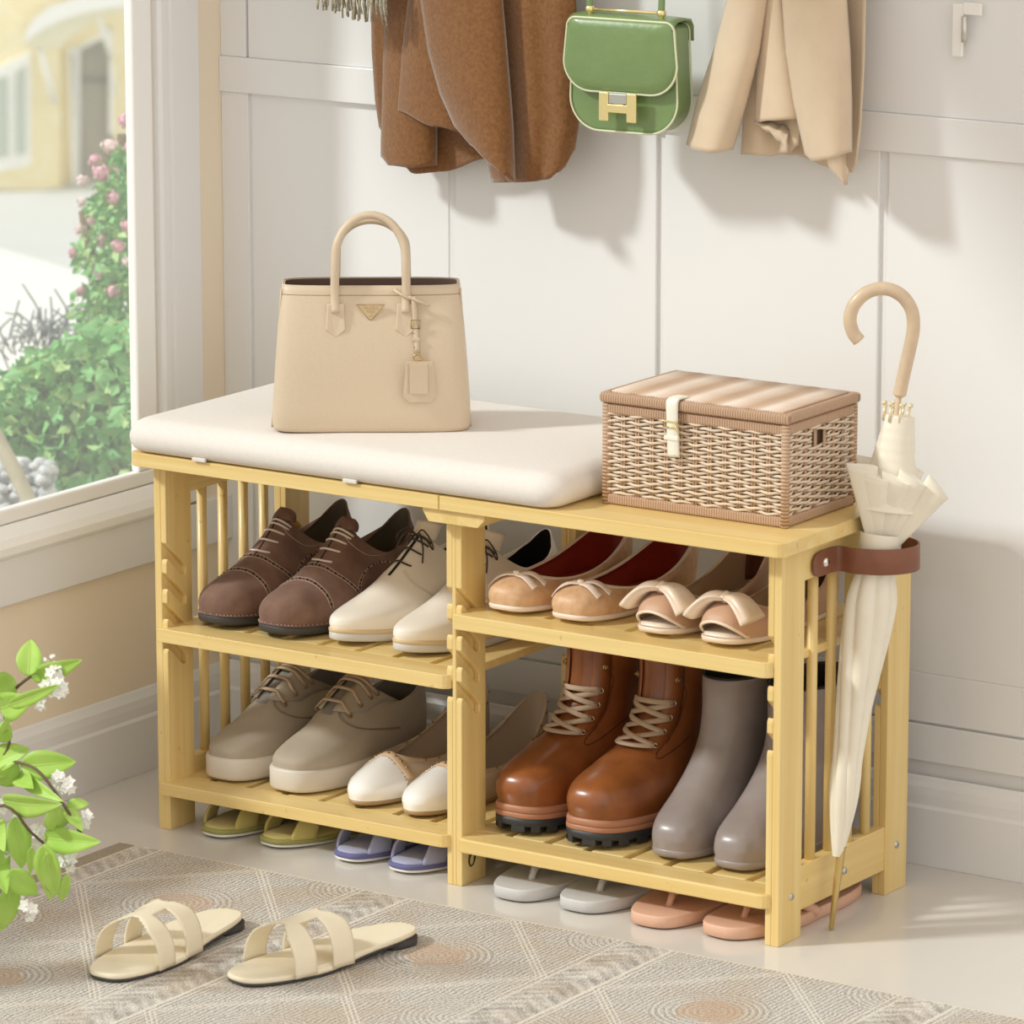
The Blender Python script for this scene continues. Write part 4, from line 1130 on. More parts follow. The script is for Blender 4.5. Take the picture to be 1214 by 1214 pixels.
    sx = .1005; P = [V((sx, .020, .1345)), V((sx, .004, .1350)), V((sx, -.0035, .1335)), V((sx+.0003, -.0055, .128)), V((sx+.0006, -.0055, .115)), V((sx+.001, -.0050, .100)), V((sx+.0016, -.0045, .083)), V((sx+.0022, -.0040, .068))]
    P = smooth_path(P, 4); Nn = []
    for i in range(len(P)):
        t = (P[min(i+1, len(P)-1)]-P[max(0, i-1)]).normalized(); Nn.append(V((1, 0, 0)).cross(t)*-1)
    Nn = [(-k if (k.y > .3 or k.z < -.3) else k) for k in Nn]
    b = MB(); ribbon(b, P, Nn, .0165, .0018); st = b.build('closure_strap', white, root)
    st['label'] = 'white leather closure strap'
    c = V((sx, -.008, .1065)); b = MB(); b.tube([c+V((a, 0, z)) for a, z in ((-.0100, .0035), (.0100, .0035), (.0100, -.0035), (-.0100, -.0035))], .0011, closed=True, ns=6)
    b.tube([c+V((.006, -.001, .001)), c+V((.0115, -.001, -.0095))], .0011, ns=6); b.build('buckle', goldb, st)
    b = MB(); b.box((sx-.0095, -.0078, .0875), (sx+.0095, -.003, .0925)) ; b.build('keeper', white, st, bevel=.0008)
basket()

# ================================================================== UMBRELLA
canv = mat('cream_umbrella_fabric', '#EFE8D6', rough=.5, sheen=.2, noise=.03, nscale=40)
wood_h = mat('pale_beech_wood', '#DCC4A6', rough=.4, noise=.12, nscale=45, coat=.2)
def umbrella():
    tip = V((.917, .092, .0003)); C = V((.938, .152, .434))
    ax = (C-tip).normalized(); root = empty('umbrella', tip, 0, 'furled cream umbrella with wooden crook handle held in the brown leather strap', 'umbrella')
    h = V((cos(.589), sin(.589), 0)); h = (h-ax*h.dot(ax)).normalized(); k = ax.cross(h)
    def at_s(s_): return ax*s_
    # slight bow of the centre line as in the photo
    def cen(s_): return ax*s_+h*(.006*sin(min(1, s_/.44)*pi)*-1)
    Lc = (C-tip).length
    # metal tip
    MB().lathe([(0, 0), (.0030, .002), (.0042, .05), (.0052, .098), (.006, .100)], (0, 0, 0), 14, 0, (h, k, ax)).build('ferrule', gold if False else mat('brass_tip', '#CDB478', rough=.35, metal=.7), root)
    b = MB(); rows = []
    prof = [(.088, .006), (.100, .0085), (.125, .0125), (.155, .0165), (.180, .0175), (.205, .0170), (.25, .0195), (.30, .0235), (.35, .0275), (.385, .0290), (.405, .0265), (.42, .0232), (.445, .0225), (.46, .0235)]
    NS = 96
    for s_, r in smooth2(prof, 5):
        row = []
        for i in range(NS):
            a = 2*pi*i/NS; tw = a*7+s_*26
            f = 1+.22*(abs(sin(tw/2))**.6-.75)*min(1, (s_-.08)/.05)
            row.append(cen(s_)+h*(cos(a)*r*f)+k*(sin(a)*r*f*.86))
        rows.append(row)
    b.grid(rows, True); b.build('canopy', canv, root)
    # tie band
    MB().lathe([(.0235, -.012), (.0248, -.008), (.0248, .006), (.0240, .010)], cen(Lc+.022), 32, 0, (h, k, ax)).build('tie_band', canv, root)
    # flared pleats above the strap
    s0 = Lc+.020
    lean = V((.35, .0, 0))
    flaps = [(-.027, .092, .9), (-.014, .082, .5), (.005, .084, .35), (.020, .086, .4), (.044, .078, .95), (-.016, .096, -.8), (.020, .094, -.9)]
    for i, (dx, L_, dep) in enumerate(flaps):
        dirn = (ax*L_+h*dx+k*(-.020 if dep > 0 else .020)*(1.15-abs(dx)*8)).normalized(); Lf = sqrt(L_*L_+dx*dx)
        side = (h*cos(.0)-dirn*h.dot(dirn)).normalized(); out = side.cross(dirn); base = cen(s0)+h*dx*.30+k*(-.010 if dep > 0 else .008)
        rows = []
        for j in range(13):
            t = j/12; wv = .007+.0110*t; th = .0025+.0050*t
            p = base+dirn*(Lf*t)
            row = []
            for q in range(14):
                a = 2*pi*q/14; row.append(p+side*(cos(a)*wv)+out*(sin(a)*th*(1.0+.5*cos(a)))+dirn*(-.010*t*t*(cos(a)*.5)))
            rows.append(row)
        b = MB(); b.grid(rows, True); b.f += [list(range(14))[::-1], [12*14+q for q in range(14)]]; b.mi += [0, 0]; b.sm += [True, False]
        b.build('canopy_fold', canv, root)
    # gathered collar
    b = MB(); rows = []
    for j in range(34):
        t = j/33; s_ = Lc+.060+.110*t; r = lerp(.0390, .0165, t**.70)*(1+.014*sin(t*60))
        rows.append([cen(s_)+h*(cos(2*pi*i/40)*r*(1+.05*sin(i*7*2*pi/40+t*9))+.004)+k*(sin(2*pi*i/40)*r*.8) for i in range(40)])
    b.grid(rows, True); b.f.append([33*40+i for i in range(40)]); b.mi.append(0); b.sm.append(False); b.build('canopy_collar', canv, root)
    s1 = Lc+.170
    for i in range(8):
        a = 2*pi*i/8+.2; c = cen(s1)+h*(cos(a)*.0150)+k*(sin(a)*.013)
        b = MB(); b.tube([c-ax*.008, c+ax*.010], .0016, ns=6); b.sphere(c+ax*.0125+h*cos(a)*.0015, .0026, ns=8, nr=5); b.build('rib_tip', bpy.data.materials.get('cream_rib_tip') or mat('cream_rib_tip', '#EBDDB8', rough=.3, metal=.25), root)
    # shaft and crook
    top = cen(s1-.03)
    G = cen(Lc+.198); MB().tube([cen(Lc), G], .0036, ns=10).build('shaft', wood_h, root)
    up = V((0, 0, 1)); hh = V((cos(.589), sin(.589), 0)); zx = .977
    def P(du, dv): return G+hh*(du/1015)+up*(dv/1120)
    pts = [P(0, -8), P(1, 0), P(6, 28), P(12, 60), P(15, 82), P(13, 104), P(3, 122), P(-12, 132), P(-28, 133), P(-43, 126), P(-55, 111), P(-59, 93), P(-55, 76), P(-48, 66)]
    Q = smooth_path(pts, 6); rr = [lerp(.0045, .0078, min(1, i/3)) if i < 4 else .0078 for i in range(len(Q))]
    MB().tube(Q, rr, ns=16).build('crook_handle', wood_h, root)
def smooth2(pr, n):
    return [(p.x, p.y) for p in smooth_path([(a, b_, 0) for a, b_ in pr], n)]
umbrella()

# ================================================================== HANGING THINGS
rack = empty('coat_rack', (0, YW, 1.42), 0, 'white wall rail with hooks above the picture, carrying the coats and bags', 'coat rack')
MB().box((-.10, -.022, 0), (1.15, -.002, .07)).build('rail', trim_m, rack, bevel=.003)
def hook(x, nm='hook'):
    MB().tube(smooth_path([(x, -.02, .045), (x, -.05, .040), (x, -.066, .020), (x, -.062, .004), (x, -.050, .004)]), .005, ns=8).build(nm, goldb, rack)
for x in (.05, .27, .492, .70): hook(x)

fur = mat('camel_brown_fleece', '#8A6038', rough=.95, spec=.1, sheen=.5, col2='#7B5230', nscale=210, bump=.9, bscale=420)
camel = mat('light_camel_wool', '#D9C4A9', rough=.9, spec=.12, sheen=.35, noise=.05, nscale=30, bump=.25, bscale=900)
def panel(b, rows_px, y0, bulge, hem, nT=28, nS=36, ph=0, flare=0, ztop=1.38, pull=None):
    """cloth panel: rows_px [(v, xl, xr)] photo rows of its left and right edge; bulge(t)-> depth profile; hem(t)-> v of the hem"""
    def edge(v):
        k = rows_px
        if v <= k[0][0]: return k[0][1], k[0][2]
        for a, c in zip(k, k[1:]):
            if v <= c[0]:
                t = (v-a[0])/(c[0]-a[0]); return lerp(a[1], c[1], t), lerp(a[2], c[2], t)
        return k[-1][1], k[-1][2]
    grid = []
    v0 = rows_px[0][0]
    for j in range(nS+1):
        row = []
        for i in range(nT+1):
            t = i/nT; hv = hem(t); v = lerp(v0, hv, j/nS); xl, xr = edge(v); u = lerp(xl, xr, t)
            g_ = j/nS
            q = at(u, v, y0-bulge(t)*(.55+.45*g_))
            row.append(q)
        grid.append(row)
    # carry on upwards towards the hook
    top = grid[0]; cx = pull if pull is not None else sum(p.x for p in top)/len(top)
    ext = []
    for k in range(8, 0, -1):
        t = k/8; ext.append([V((lerp(p.x, cx, .35*t*t), lerp(p.y, y0-.01, t*.6), lerp(p.z, ztop, t))) for p in top])
    b.grid(ext+grid)
def hump(a, e=.6): return lambda t: a*sin(pi*t)**e

def brown_coat():
    root = empty('brown_coat', at(560, 100, .33).xy.to_3d()+V((0, 0, .9)), 0, 'dark camel brown fleece coat hanging on the wall left of the green bag', 'coat')
    root.location = (0, 0, 0)
    px = .27
    b = MB(); panel(b, [(-30, 440, 604), (0, 441, 604), (60, 442, 604), (120, 446, 604), (160, 452, 604), (190, 464, 604)], .368, lambda t: .004+.010*sin(pi*t*2)**2,
                    lambda t: keys([(0, 150), (.10, 195), (.2, 206), (.45, 203), (.8, 188), (1, 180)], t), pull=px); b.build('back_panel', fur, root, solid=.005)
    b = MB(); panel(b, [(-30, 459, 516), (0, 458, 516), (100, 456, 516), (170, 454, 516)], .350, hump(.020, .5), lambda t: keys([(0, 186), (.15, 196), (.6, 199), (1, 196)], t), pull=px); b.build('sleeve', fur, root, solid=.006)
    b = MB(); panel(b, [(-30, 492, 516), (0, 486, 524), (60, 478, 544), (130, 472, 560), (160, 470, 566)], .338, hump(.022, .6), lambda t: keys([(0, 131), (.5, 150), (1, 162)], t), pull=px); b.build('inner_fold', fur, root, solid=.006)
    b = MB(); panel(b, [(-30, 496, 592), (0, 501, 594), (60, 510, 599), (110, 524, 603), (150, 542, 606), (180, 560, 607), (215, 590, 608)], .312, hump(.026, .55), lambda t: keys([(0, 150), (.12, 172), (.35, 196), (.6, 208), (1, 216)], t), nS=44, pull=px); b.build('front_panel', fur, root, solid=.007)
    b = MB(); panel(b, [(-30, 560, 682), (0, 562, 683), (80, 570, 685), (150, 576, 685), (190, 580, 678), (216, 586, 668)], .342, lambda t: .016*sin(pi*t)**.7+.006*sin(3*pi*t)**2, lambda t: keys([(0, 216), (.4, 216), (.75, 213), (.9, 202), (1, 176)], t), pull=px); b.build('side_panel', fur, root, solid=.006)
brown_coat()

def beige_coat():
    root = empty('beige_coat', (0, 0, 0), 0, 'light camel wool coat hanging on the wall right of the green bag', 'coat')
    px = .70
    b = MB(); panel(b, [(-30, 860, 1026), (0, 868, 1025), (60, 880, 1022), (120, 886, 1019), (170, 890, 1014), (221, 980, 1006)], .372, lambda t: .004+.006*sin(2*pi*t)**2, lambda t: keys([(0, 180), (.3, 184), (.55, 196), (.85, 219), (.93, 219), (1, 190)], t), pull=px); b.build('back_panel', camel, root, solid=.003)
    b = MB(); panel(b, [(-30, 866, 912), (0, 864, 908), (60, 848, 899), (120, 828, 884), (180, 814, 866)], .325, hump(.030, .5), lambda t: keys([(0, 172), (.2, 178), (.6, 181), (1, 177)], t), pull=px); b.build('front_panel', camel, root, solid=.005)
    b = MB(); panel(b, [(-30, 898, 934), (0, 896, 932), (60, 892, 940), (110, 884, 952), (180, 880, 946)], .355, lambda t: .006+.012*sin(pi*t*1.5+.4)**2, lambda t: keys([(0, 183), (.5, 185), (.8, 181), (1, 172)], t), pull=px); b.build('inner_fold', camel, root, solid=.004)
    b = MB(); panel(b, [(-30, 906, 930), (0, 904, 930), (60, 900, 938), (110, 898, 946), (145, 897, 952)], .336, hump(.020, .6), lambda t: keys([(0, 145), (.25, 143), (1, 141)], t), pull=px); b.build('inner_fold', camel, root, solid=.005)
    b = MB(); rows = []     # curled hem of the fold
    for i in range(20):
        t = i/19; u = lerp(897, 936, t); v = keys([(0, 147), (.4, 156), (.75, 168), (1, 180)], t)
        p = at(u, v, .330); q = at(u, v-lerp(2, 26, t), .338); rows.append([p, p.lerp(q, .5)+V((0, -.006, 0)), q])
    b.grid(rows); b.build('hem_curl', camel, root, solid=.004)
    b = MB(); panel(b, [(-30, 930, 996), (0, 929, 1002), (60, 933, 1006), (120, 942, 1008), (190, 958, 1008)], .325, hump(.032, .5), lambda t: keys([(0, 184), (.15, 191), (.5, 189), (1, 180)], t), pull=px); b.build('front_panel', camel, root, solid=.005)
    b = MB(); panel(b, [(-30, 1000, 1026), (0, 1002, 1026), (80, 1006, 1024), (150, 1006, 1020), (200, 1004, 1014)], .352, lambda t: .010*t, lambda t: keys([(0, 196), (.6, 205), (1, 196)], t), nT=8, pull=px); b.build('lapel_edge', camel, root, solid=.003)
beige_coat()

# scarf with fringe
wool = mat('grey_olive_wool', '#8F8771', rough=.95, spec=.1, col2='#C4BCA8', nscale=260, bump=.5, bscale=900)
sc_ = empty('scarf', (0, 0, 0), 0, 'fringed grey olive scarf end hanging at the top, left of the brown coat', 'scarf')
xa, xb = at(384, 10, .300).x, at(458, 10, .300).x
b = MB(); rows = []
for j in range(14):
    z = lerp(1.385, 1.032, j/13); rows.append([V((lerp(xa-.001, xb+.001, i/16), .300+.006*sin(i*1.3), z)) for i in range(17)])
b.grid(rows); b.build('scarf_body', wool, sc_, solid=.006)
b = MB()
for i in range(46):
    x = lerp(xa, xb, i/45)+random.uniform(-.001, .001); y = .300+random.uniform(-.008, .008); zl = at(400, lerp(13, 22, i/45)-random.uniform(-4, 7), .300).z
    x2 = x+random.uniform(-.006, .005)
    b.tube([(x, y, 1.038), (lerp(x, x2, .5), y-.003, 1.012), (x2, y+random.uniform(-.004, .002), zl)], .0014, ns=5)
b.build('fringe', wool, sc_)

# green bag
green = mat('green_glossy_leather', '#76905A', rough=.38, coat=.5, bump=.5, bscale=130, noise=.06, nscale=40)
edge = mat('pale_edge_paint', '#D9DDBB', rough=.4)
def green_bag():
    cx, y0 = .503, .285
    root = empty('shoulder_bag', (cx, y0, .955), .06, 'glossy green leather shoulder bag with gold H clasp, hanging between the coats', 'bag')
    def outline(w2, zt, zb, rb, rt=.010, n=10, taper=.004):
        P = []
        for (x, z, r, a0) in ((w2-rt, zt-rt, rt, 0), (-w2+rt, zt-rt, rt, pi/2), (-w2-taper+rb, zb+rb, rb, pi), (w2+taper-rb, zb+rb, rb, 1.5*pi)):
            P += [(x+r*cos(a0+pi/2*i/n), z+r*sin(a0+pi/2*i/n)) for i in range(n+1)]
        return P
    O = outline(.0695, .0600, -.0725, .040)
    MB().prism(O, 1, 0, .036).build('bag_body', green, root, bevel=.0035, bs=3)
    b = MB(); b.tube([V((x, -.0005, z)) for x, z in O], .0014, closed=True, ns=6); b.tube([V((x, .0365, z)) for x, z in O], .0012, closed=True, ns=6); b.build('edge_piping', edge, root)
    # flap: curved sheet over the top
    F = outline(.0735, .0640, -.0240, .036, .012)
    n = len(F); lower = [p for p in F]
    b = MB(); cxx = 0; czz = .022
    rows = [[V((x, -.0075, z)) for x, z in F], [V((x, -.0095, z)) for x, z in F]]
    for k_, dy in ((.93, -.0125), (.75, -.0145), (.45, -.0155), (.12, -.0158)): rows.append([V((x*k_, dy, czz+(z-czz)*k_)) for x, z in F])
    rows.insert(0, [V((x*.9, -.0065, czz+(z-czz)*.9)) for x, z in F])
    b.grid(rows, True); b.f.append([(len(rows)-1)*n+i for i in range(n)]); b.mi.append(0); b.sm.append(True)
    fl = b.build('flap', green, root)
    b = MB(); prf = [(-.010, .0560), (-.006, .0635), (.002, .0668), (.02, .0678), (.034, .0655), (.040, .058), (.041, .040)]
    rows = [[V((lerp(-.0725, .0725, i/12), y, z-.0018*(abs(i-6)/6)**4)) for i in range(13)] for y, z in prf]
    b.grid(rows); b.build('flap_top', green, root, solid=.003)
    MB().tube([V((x, -.0095, z)) for x, z in F], .0015, closed=True, ns=6).build('edge_piping', edge, fl)
    # H clasp
    b = MB()
    H = [(-.0255, -.0235), (-.0125, -.0235), (-.0125, -.0375), (.0125, -.0375), (.0125, -.0235), (.0255, -.0235), (.0255, -.0580), (.0125, -.0580), (.0125, -.0475), (-.0125, -.0475), (-.0125, -.0580), (-.0255, -.0580)]
    b.prism(H, 1, -.0165, -.0130); hc = b.build('clasp', goldb, root, bevel=.0007)
    hc['label'] = 'gold H shaped clasp'
    pq = MB().box((-.0120, -.0160, -.0365), (.0120, -.0135, -.0245)).build('clasp_plate', mat('silver_plate', '#C9C9C4', rough=.3, metal=.8), root, bevel=.0006)
    b = MB(); b.box((-.006, -.014, -.047), (.006, .001, -.030)); b.build('clasp_mount', goldb, root)
    # bar and strap
    for x in (-.048, .050):
        b = MB(); b.lathe([(0, -.0045), (.0038, -.0045), (.0048, -.002), (.0048, .003), (.0036, .0045), (0, .0045)], (x, .002, .0735), 14, 0, (V((0, 1, 0)), V((0, 0, 1)), V((1, 0, 0)))); b.build('bar_knob', goldb, root)
        MB().tube([(x, .002, .066), (x, .002, .074)], .003, ns=8).build('bar_post', goldb, root)
    MB().tube([(-.048, .002, .0735), (.050, .002, .0735)], .0019, ns=10).build('bar', goldb, root)
    b = MB(); P = smooth_path([V((-.048, .002, .073)), V((-.0485, .003, .12)), V((-.042, .015, .25)), V((-.012, .035, .45)), V((.0, .045, .492)), V((.012, .035, .45)), V((.044, .015, .25)), V((.0505, .003, .12)), V((.050, .002, .073))], 8)
    ribbon(b, P, [V((0, -1, 0))]*len(P), .0085, .003); b.build('shoulder_strap', green, root)
green_bag()
# ================================================================== FOREGROUND PLANT
leafm = mat('fresh_green_leaf', '#B4D86A', rough=.45, col2='#A0CB54', nscale=25)
leafv = mat('leaf_vein', '#BFD97A', rough=.5)
stemm = mat('brown_twig', '#6B5C48', rough=.8)
petal = mat('white_petal', '#F7F6F0', rough=.6, noise=.04, nscale=200)
def plant():
    root = empty('flowering_plant', (.03, -.80, .0053), 0, 'leafy green plant with small white flower clusters at the left edge', 'plant')
    off = V((.03, -.80, .0053))
    # vase, just outside the picture
    MB().lathe([(0, 0), (.06, 0), (.066, .01), (.075, .08), (.07, .17), (.045, .24), (.036, .27), (.042, .30), (.038, .30), (.030, .27), (.035, .22), (0, .21)], (0, 0, 0), 32).build('vase', mat('white_ceramic', '#F0ECE4', rough=.3), root)
    Y = -.62
    def pp(u, v, dy=0): return at(u, v, Y+dy)-off
    stems = [[(-150, 1010), (-80, 900), (0, 838), (20, 815), (36, 802)], [(-150, 1010), (-70, 930), (0, 905), (35, 908), (55, 925), (78, 958), (96, 988)],
             [(-150, 1010), (-60, 960), (5, 955), (35, 985), (52, 1000)], [(-150, 1010), (-60, 1010), (0, 1030), (10, 1040)], [(-60, 930), (0, 900), (12, 870), (5, 850)]]
    b = MB(); base = V((0, 0, .27))
    for k, st in enumerate(stems):
        P = [base, base+V((.02, .02, .06))]+[pp(u, v, .02*math.sin(k*2+i)) for i, (u, v) in enumerate(st[1:])] if st[0][0] < -100 else [pp(u, v) for u, v in st]
        b.tube(smooth_path(P, 5), .0018, ns=6)
    b.build('stem', stemm, root)
    leaves = [(33, 802, 37, 758, 17), (36, 803, 98, 782, 14), (10, 836, 72, 811, 10), (0, 840, 40, 828, 20), (-8, 822, 18, 806, 20), (-10, 906, 36, 888, 18), (24, 909, 91, 903, 20),
              (-2, 930, 20, 900, 18), (3, 949, 74, 953, 18), (22, 920, 76, 951, 10), (52, 993, 120, 998, 18), (17, 968, 26, 1030, 17), (53, 1000, 66, 1062, 18), (8, 1033, 45, 1060, 17),
              (14, 1046, 0, 1104, 16), (38, 1003, 36, 1036, 6), (81, 1036, 72, 1069, 8), (77, 958, 98, 986, 9), (79, 956, 106, 953, 9), (66, 956, 66, 985, 19), (-2, 972, 6, 1010, 14),
              (4, 880, 8, 850, 10), (55, 1010, 60, 1068, 12), (22, 918, 40, 935, 14), (-10, 1010, 8, 1060, 16), (-12, 870, 10, 866, 14), (-6, 985, 4, 1046, 14), (10, 900, -20, 925, 16)]
    for i, (u0, v0, u1, v1, wd) in enumerate(leaves):
        a = pp(u0, v0, random.uniform(-.02, .02)); c = pp(u1, v1, random.uniform(-.03, .03)); d = c-a; L = d.length; d.normalize()
        vd = -FW; sd = d.cross(vd).normalized(); nn = sd.cross(d).normalized()
        if nn.dot(vd) < 0: nn = -nn
        tw = random.uniform(-.5, .5); sd = sd*cos(tw)+nn*sin(tw); nn = sd.cross(d).normalized()
        hw = wd/2/1060*1.75; rows = []; mid = []
        for j in range(13):
            t = j/12; w_ = hw*(sin(pi*min(1, t**.75*1.0))**.8+.04*(1-t)); cv = .05*L*sin(pi*t)
            row = [a+d*(L*t)+sd*(w_*q)+nn*(cv+abs(q)*w_*.30) for q in (-1, -.6, -.2, 0, .2, .6, 1)]; rows.append(row); mid.append(row[3]+nn*.0004)
        o = MB().grid(rows).build('leaf', leafm, root, solid=.0005)
        MB().tube(mid[:-1], [.0009*(1-j/14) for j in range(12)], ns=4).build('midrib', leafv, o)
    fl = [(68, 800, 13), (60, 815, 13), (48, 830, 11), (70, 815, 10), (62, 779, 3), (56, 781, 3), (2, 852, 8), (5, 865, 7), (62, 912, 6), (70, 925, 10), (79, 932, 9), (101, 971, 11), (42, 988, 12), (80, 1022, 10), (83, 1012, 7), (8, 1010, 10), (16, 1066, 13), (32, 1080, 12), (-2, 958, 8), (24, 966, 7), (72, 978, 8)]
    for u, v, r in fl:
        c = pp(u, v, random.uniform(.0, .02)); R_ = r/1060*1.15; b = MB()
        for k in range(9 if r > 4 else 2):
            q = V((random.gauss(0, .5), random.gauss(0, .5), random.gauss(0, .5))); q = q.normalized()*R_*random.uniform(.25, .75) if q.length > 0 else q
            o_ = c+q; up_ = (q+(-FW)*R_*.8).normalized(); t1 = up_.orthogonal().normalized(); t2 = up_.cross(t1); pr = min(.0066, R_*.75)
            for m_ in range(5):
                an = 2*pi*m_/5+k; dd = t1*cos(an)+t2*sin(an); ss = up_.cross(dd)
                b.add([o_, o_+dd*pr*.6+ss*pr*.42+up_*pr*.25, o_+dd*pr*1.15+up_*pr*.35, o_+dd*pr*.6-ss*pr*.42+up_*pr*.25], [(0, 1, 2, 3)], 0, False)
            b.sphere(o_+up_*pr*.15, pr*.22, 0, 6, 4)
        b.build('flower_cluster', petal, root)
plant()

# ================================================================== OUTSIDE
gravel = mat('pale_gravel_bed', '#E2E3E4', rough=.9, col2='#AEB3B8', nscale=60, bump=1, bscale=50)
struct(MB().box((-5.2, -3.0, -.75), (-.36, 3.4, -.33)).build('garden_bed', mat('garden_soil', '#8B7A62', rough=1, noise=.3, nscale=20)))
GZ = -11.0
asph = mat('hazed_asphalt', '#D2D5D6', rough=.9, noise=.05, nscale=.6)  # asphalt colour paled to stand in for distance haze
struct(MB().box((-400, 12, GZ-.5), (160, 400, GZ)).build('driveway', asph))
P = [atz(u, v, GZ) for u, v in ((-60, 282), (0, 300), (45, 313), (90, 327), (150, 350), (260, 400), (260, 900), (-60, 900))]
MB().prism([(p.x, p.y) for p in P], 2, GZ-.01, GZ+.06).build('concrete_apron', mat('white_concrete', '#F2F2EF', rough=.9))
struct(bpy.data.objects['concrete_apron'])

# house, facade facing the window
def house():
    c = atz(70, 226, GZ); dist = (c-CAM).xy.length; d = (c-CAM); d.z = 0; d.normalize(); sd = V((d.y, -d.x, 0))     # sd : to the right in the picture
    root = empty('yellow_house', c, 0, 'pale yellow brick house with curved white canopy across the driveway, seen through the window', 'house')
    def W_(u, v, dep=0):   # photo position on the facade plane (dep metres behind it) relative to the root
        r_ = ray(u, v); n = d; t = ((c-CAM).dot(n)+dep)/r_.dot(n); return CAM+r_*t-c
    brick = mat('yellow_brick', '#F0DC9A', rough=.9); T = NT(brick); p = T.n['Principled BSDF']; br = T.n.new('ShaderNodeTexBrick'); tc = T.n.new('ShaderNodeTexCoord')
    mp = T.n.new('ShaderNodeMapping'); mp.inputs['Rotation'].default_value = (pi/2, 0, 0); T.l.new(tc.outputs['Object'], mp.inputs[0]); T.l.new(mp.outputs[0], br.inputs['Vector'])
    br.inputs['Color1'].default_value = rgb('#F6EBC4'); br.inputs['Color2'].default_value = rgb('#F2E2AE'); br.inputs['Mortar'].default_value = rgb('#EBE0BE'); br.inputs['Scale'].default_value = 3.2; br.inputs['Mortar Size'].default_value = .012  # brick tones lightened, outdoor haze put into the colour
    T.l.new(br.outputs[0], p.inputs['Base Color'])
    whitep = mat('white_house_paint', '#F6F6F2', rough=.6); glassd = mat('house_window_glass', '#B9C2B4', rough=.2); doorm = mat('grey_beige_door', '#B4AD9A', rough=.6); creamu = mat('cream_soffit', '#E9E3C6', rough=.8)
    def poly(name, pts, d0, d1, mt, par=root):
        k = len(pts); vs = [W_(u, v, d0) for u, v in pts]+[W_(u, v, d0)+d*(d1-d0) for u, v in pts]
        return MB().add(vs, [tuple(range(k)), tuple(range(k, 2*k))[::-1]]+[(i, (i+1) % k, k+(i+1) % k, k+i) for i in range(k)], 0, False).build(name, mt, par)
    poly('facade', [(-700, -160), (41, -160), (41, 226), (-700, 226)], 0, 6, brick)
    poly('facade', [(41, -160), (71, -160), (71, 224), (41, 226)], 0, 6, brick)
    poly('wall_return', [(71, -160), (84, -160), (84, 218), (71, 224)], .6, 6, brick)
    poly('wall_above_door', [(84, -160), (900, -160), (900, 30), (135, 30), (84, 62)], .8, 6, brick)
    poly('wall_right', [(134, 30), (900, 30), (900, 226), (134, 224)], .8, 6, brick)
    poly('doorway_back', [(84, 30), (136, 20), (136, 222), (84, 218)], 1.6, 5, mat('hall_shade', '#CFC8B0', rough=.9))
    dr = poly('door', [(94, 58), (130, 40), (130, 216), (94, 214)], 1.2, 1.5, doorm); poly('door_rail', [(95, 93), (130, 95), (130, 98), (95, 96)], 1.1, 1.2, mat('door_line', '#8E8877', rough=.6), dr)
    df = poly('door_frame', [(80, 57), (85, 54), (90, 220), (85, 219)], .5, .8, whitep); poly('door_frame', [(88, 52), (95, 48), (95, 218), (89, 220)], .9, 1.1, whitep)
    poly('door_frame', [(80, 60), (132, 34), (132, 41), (80, 66)], .8, 1.0, whitep); poly('door_frame', [(129, 36), (134, 33), (134, 160), (129, 160)], .8, 1.0, whitep)
    wn = poly('window', [(-40, 102), (0, 79), (36, 62), (37, 196), (0, 203), (-40, 210)], -.12, .0, whitep)
    poly('window_pane', [(-10, 95), (9, 90), (10, 185), (-10, 188)], -.16, -.11, glassd, wn); poly('window_pane', [(18, 86), (30, 78), (31, 182), (19, 184)], -.16, -.11, glassd, wn)
    # canopy : curved white fascia and soffit
    out = [(29, 52), (31, 36), (42, 20), (62, 6), (90, -3), (130, -9), (170, -12)]; inn = [(29, 52), (36, 45), (50, 35), (72, 24), (100, 15), (130, 9), (170, 6)]
    k = len(out); vs = [W_(u, v, -1.6) for u, v in out]+[W_(u, v+0, -1.6) for u, v in inn]+[W_(u, v, -.2) for u, v in out]+[W_(u, v, -.2) for u, v in inn]; fs = []
    for i in range(k-1): fs += [(i, i+1, k+i+1, k+i), (2*k+i, 3*k+i, 3*k+i+1, 2*k+i+1), (i, 2*k+i, 2*k+i+1, i+1), (k+i, k+i+1, 3*k+i+1, 3*k+i)]
    cp = MB().add(vs, fs, 0, False).build('canopy', whitep, root)
    poly('canopy_soffit', [(29, 52), (36, 45), (50, 35), (72, 24), (100, 15), (130, 9), (170, 6), (170, 8), (134, 16), (110, 24), (80, 48), (72, 57), (34, 56)], -1.2, -1.0, creamu, cp)
    for a, c_ in (((48, 58), (65, 122)), ((116, 16), (132, 68))): MB().tube([W_(*a, -1.1), W_(*c_, -.05)], .05, ns=6).build('bracket', whitep, root)
    pp_ = MB().tube([W_(132, 68, .5), W_(137, 115, .7)], .03, ns=6).build('drainpipe', whitep, root)
house()

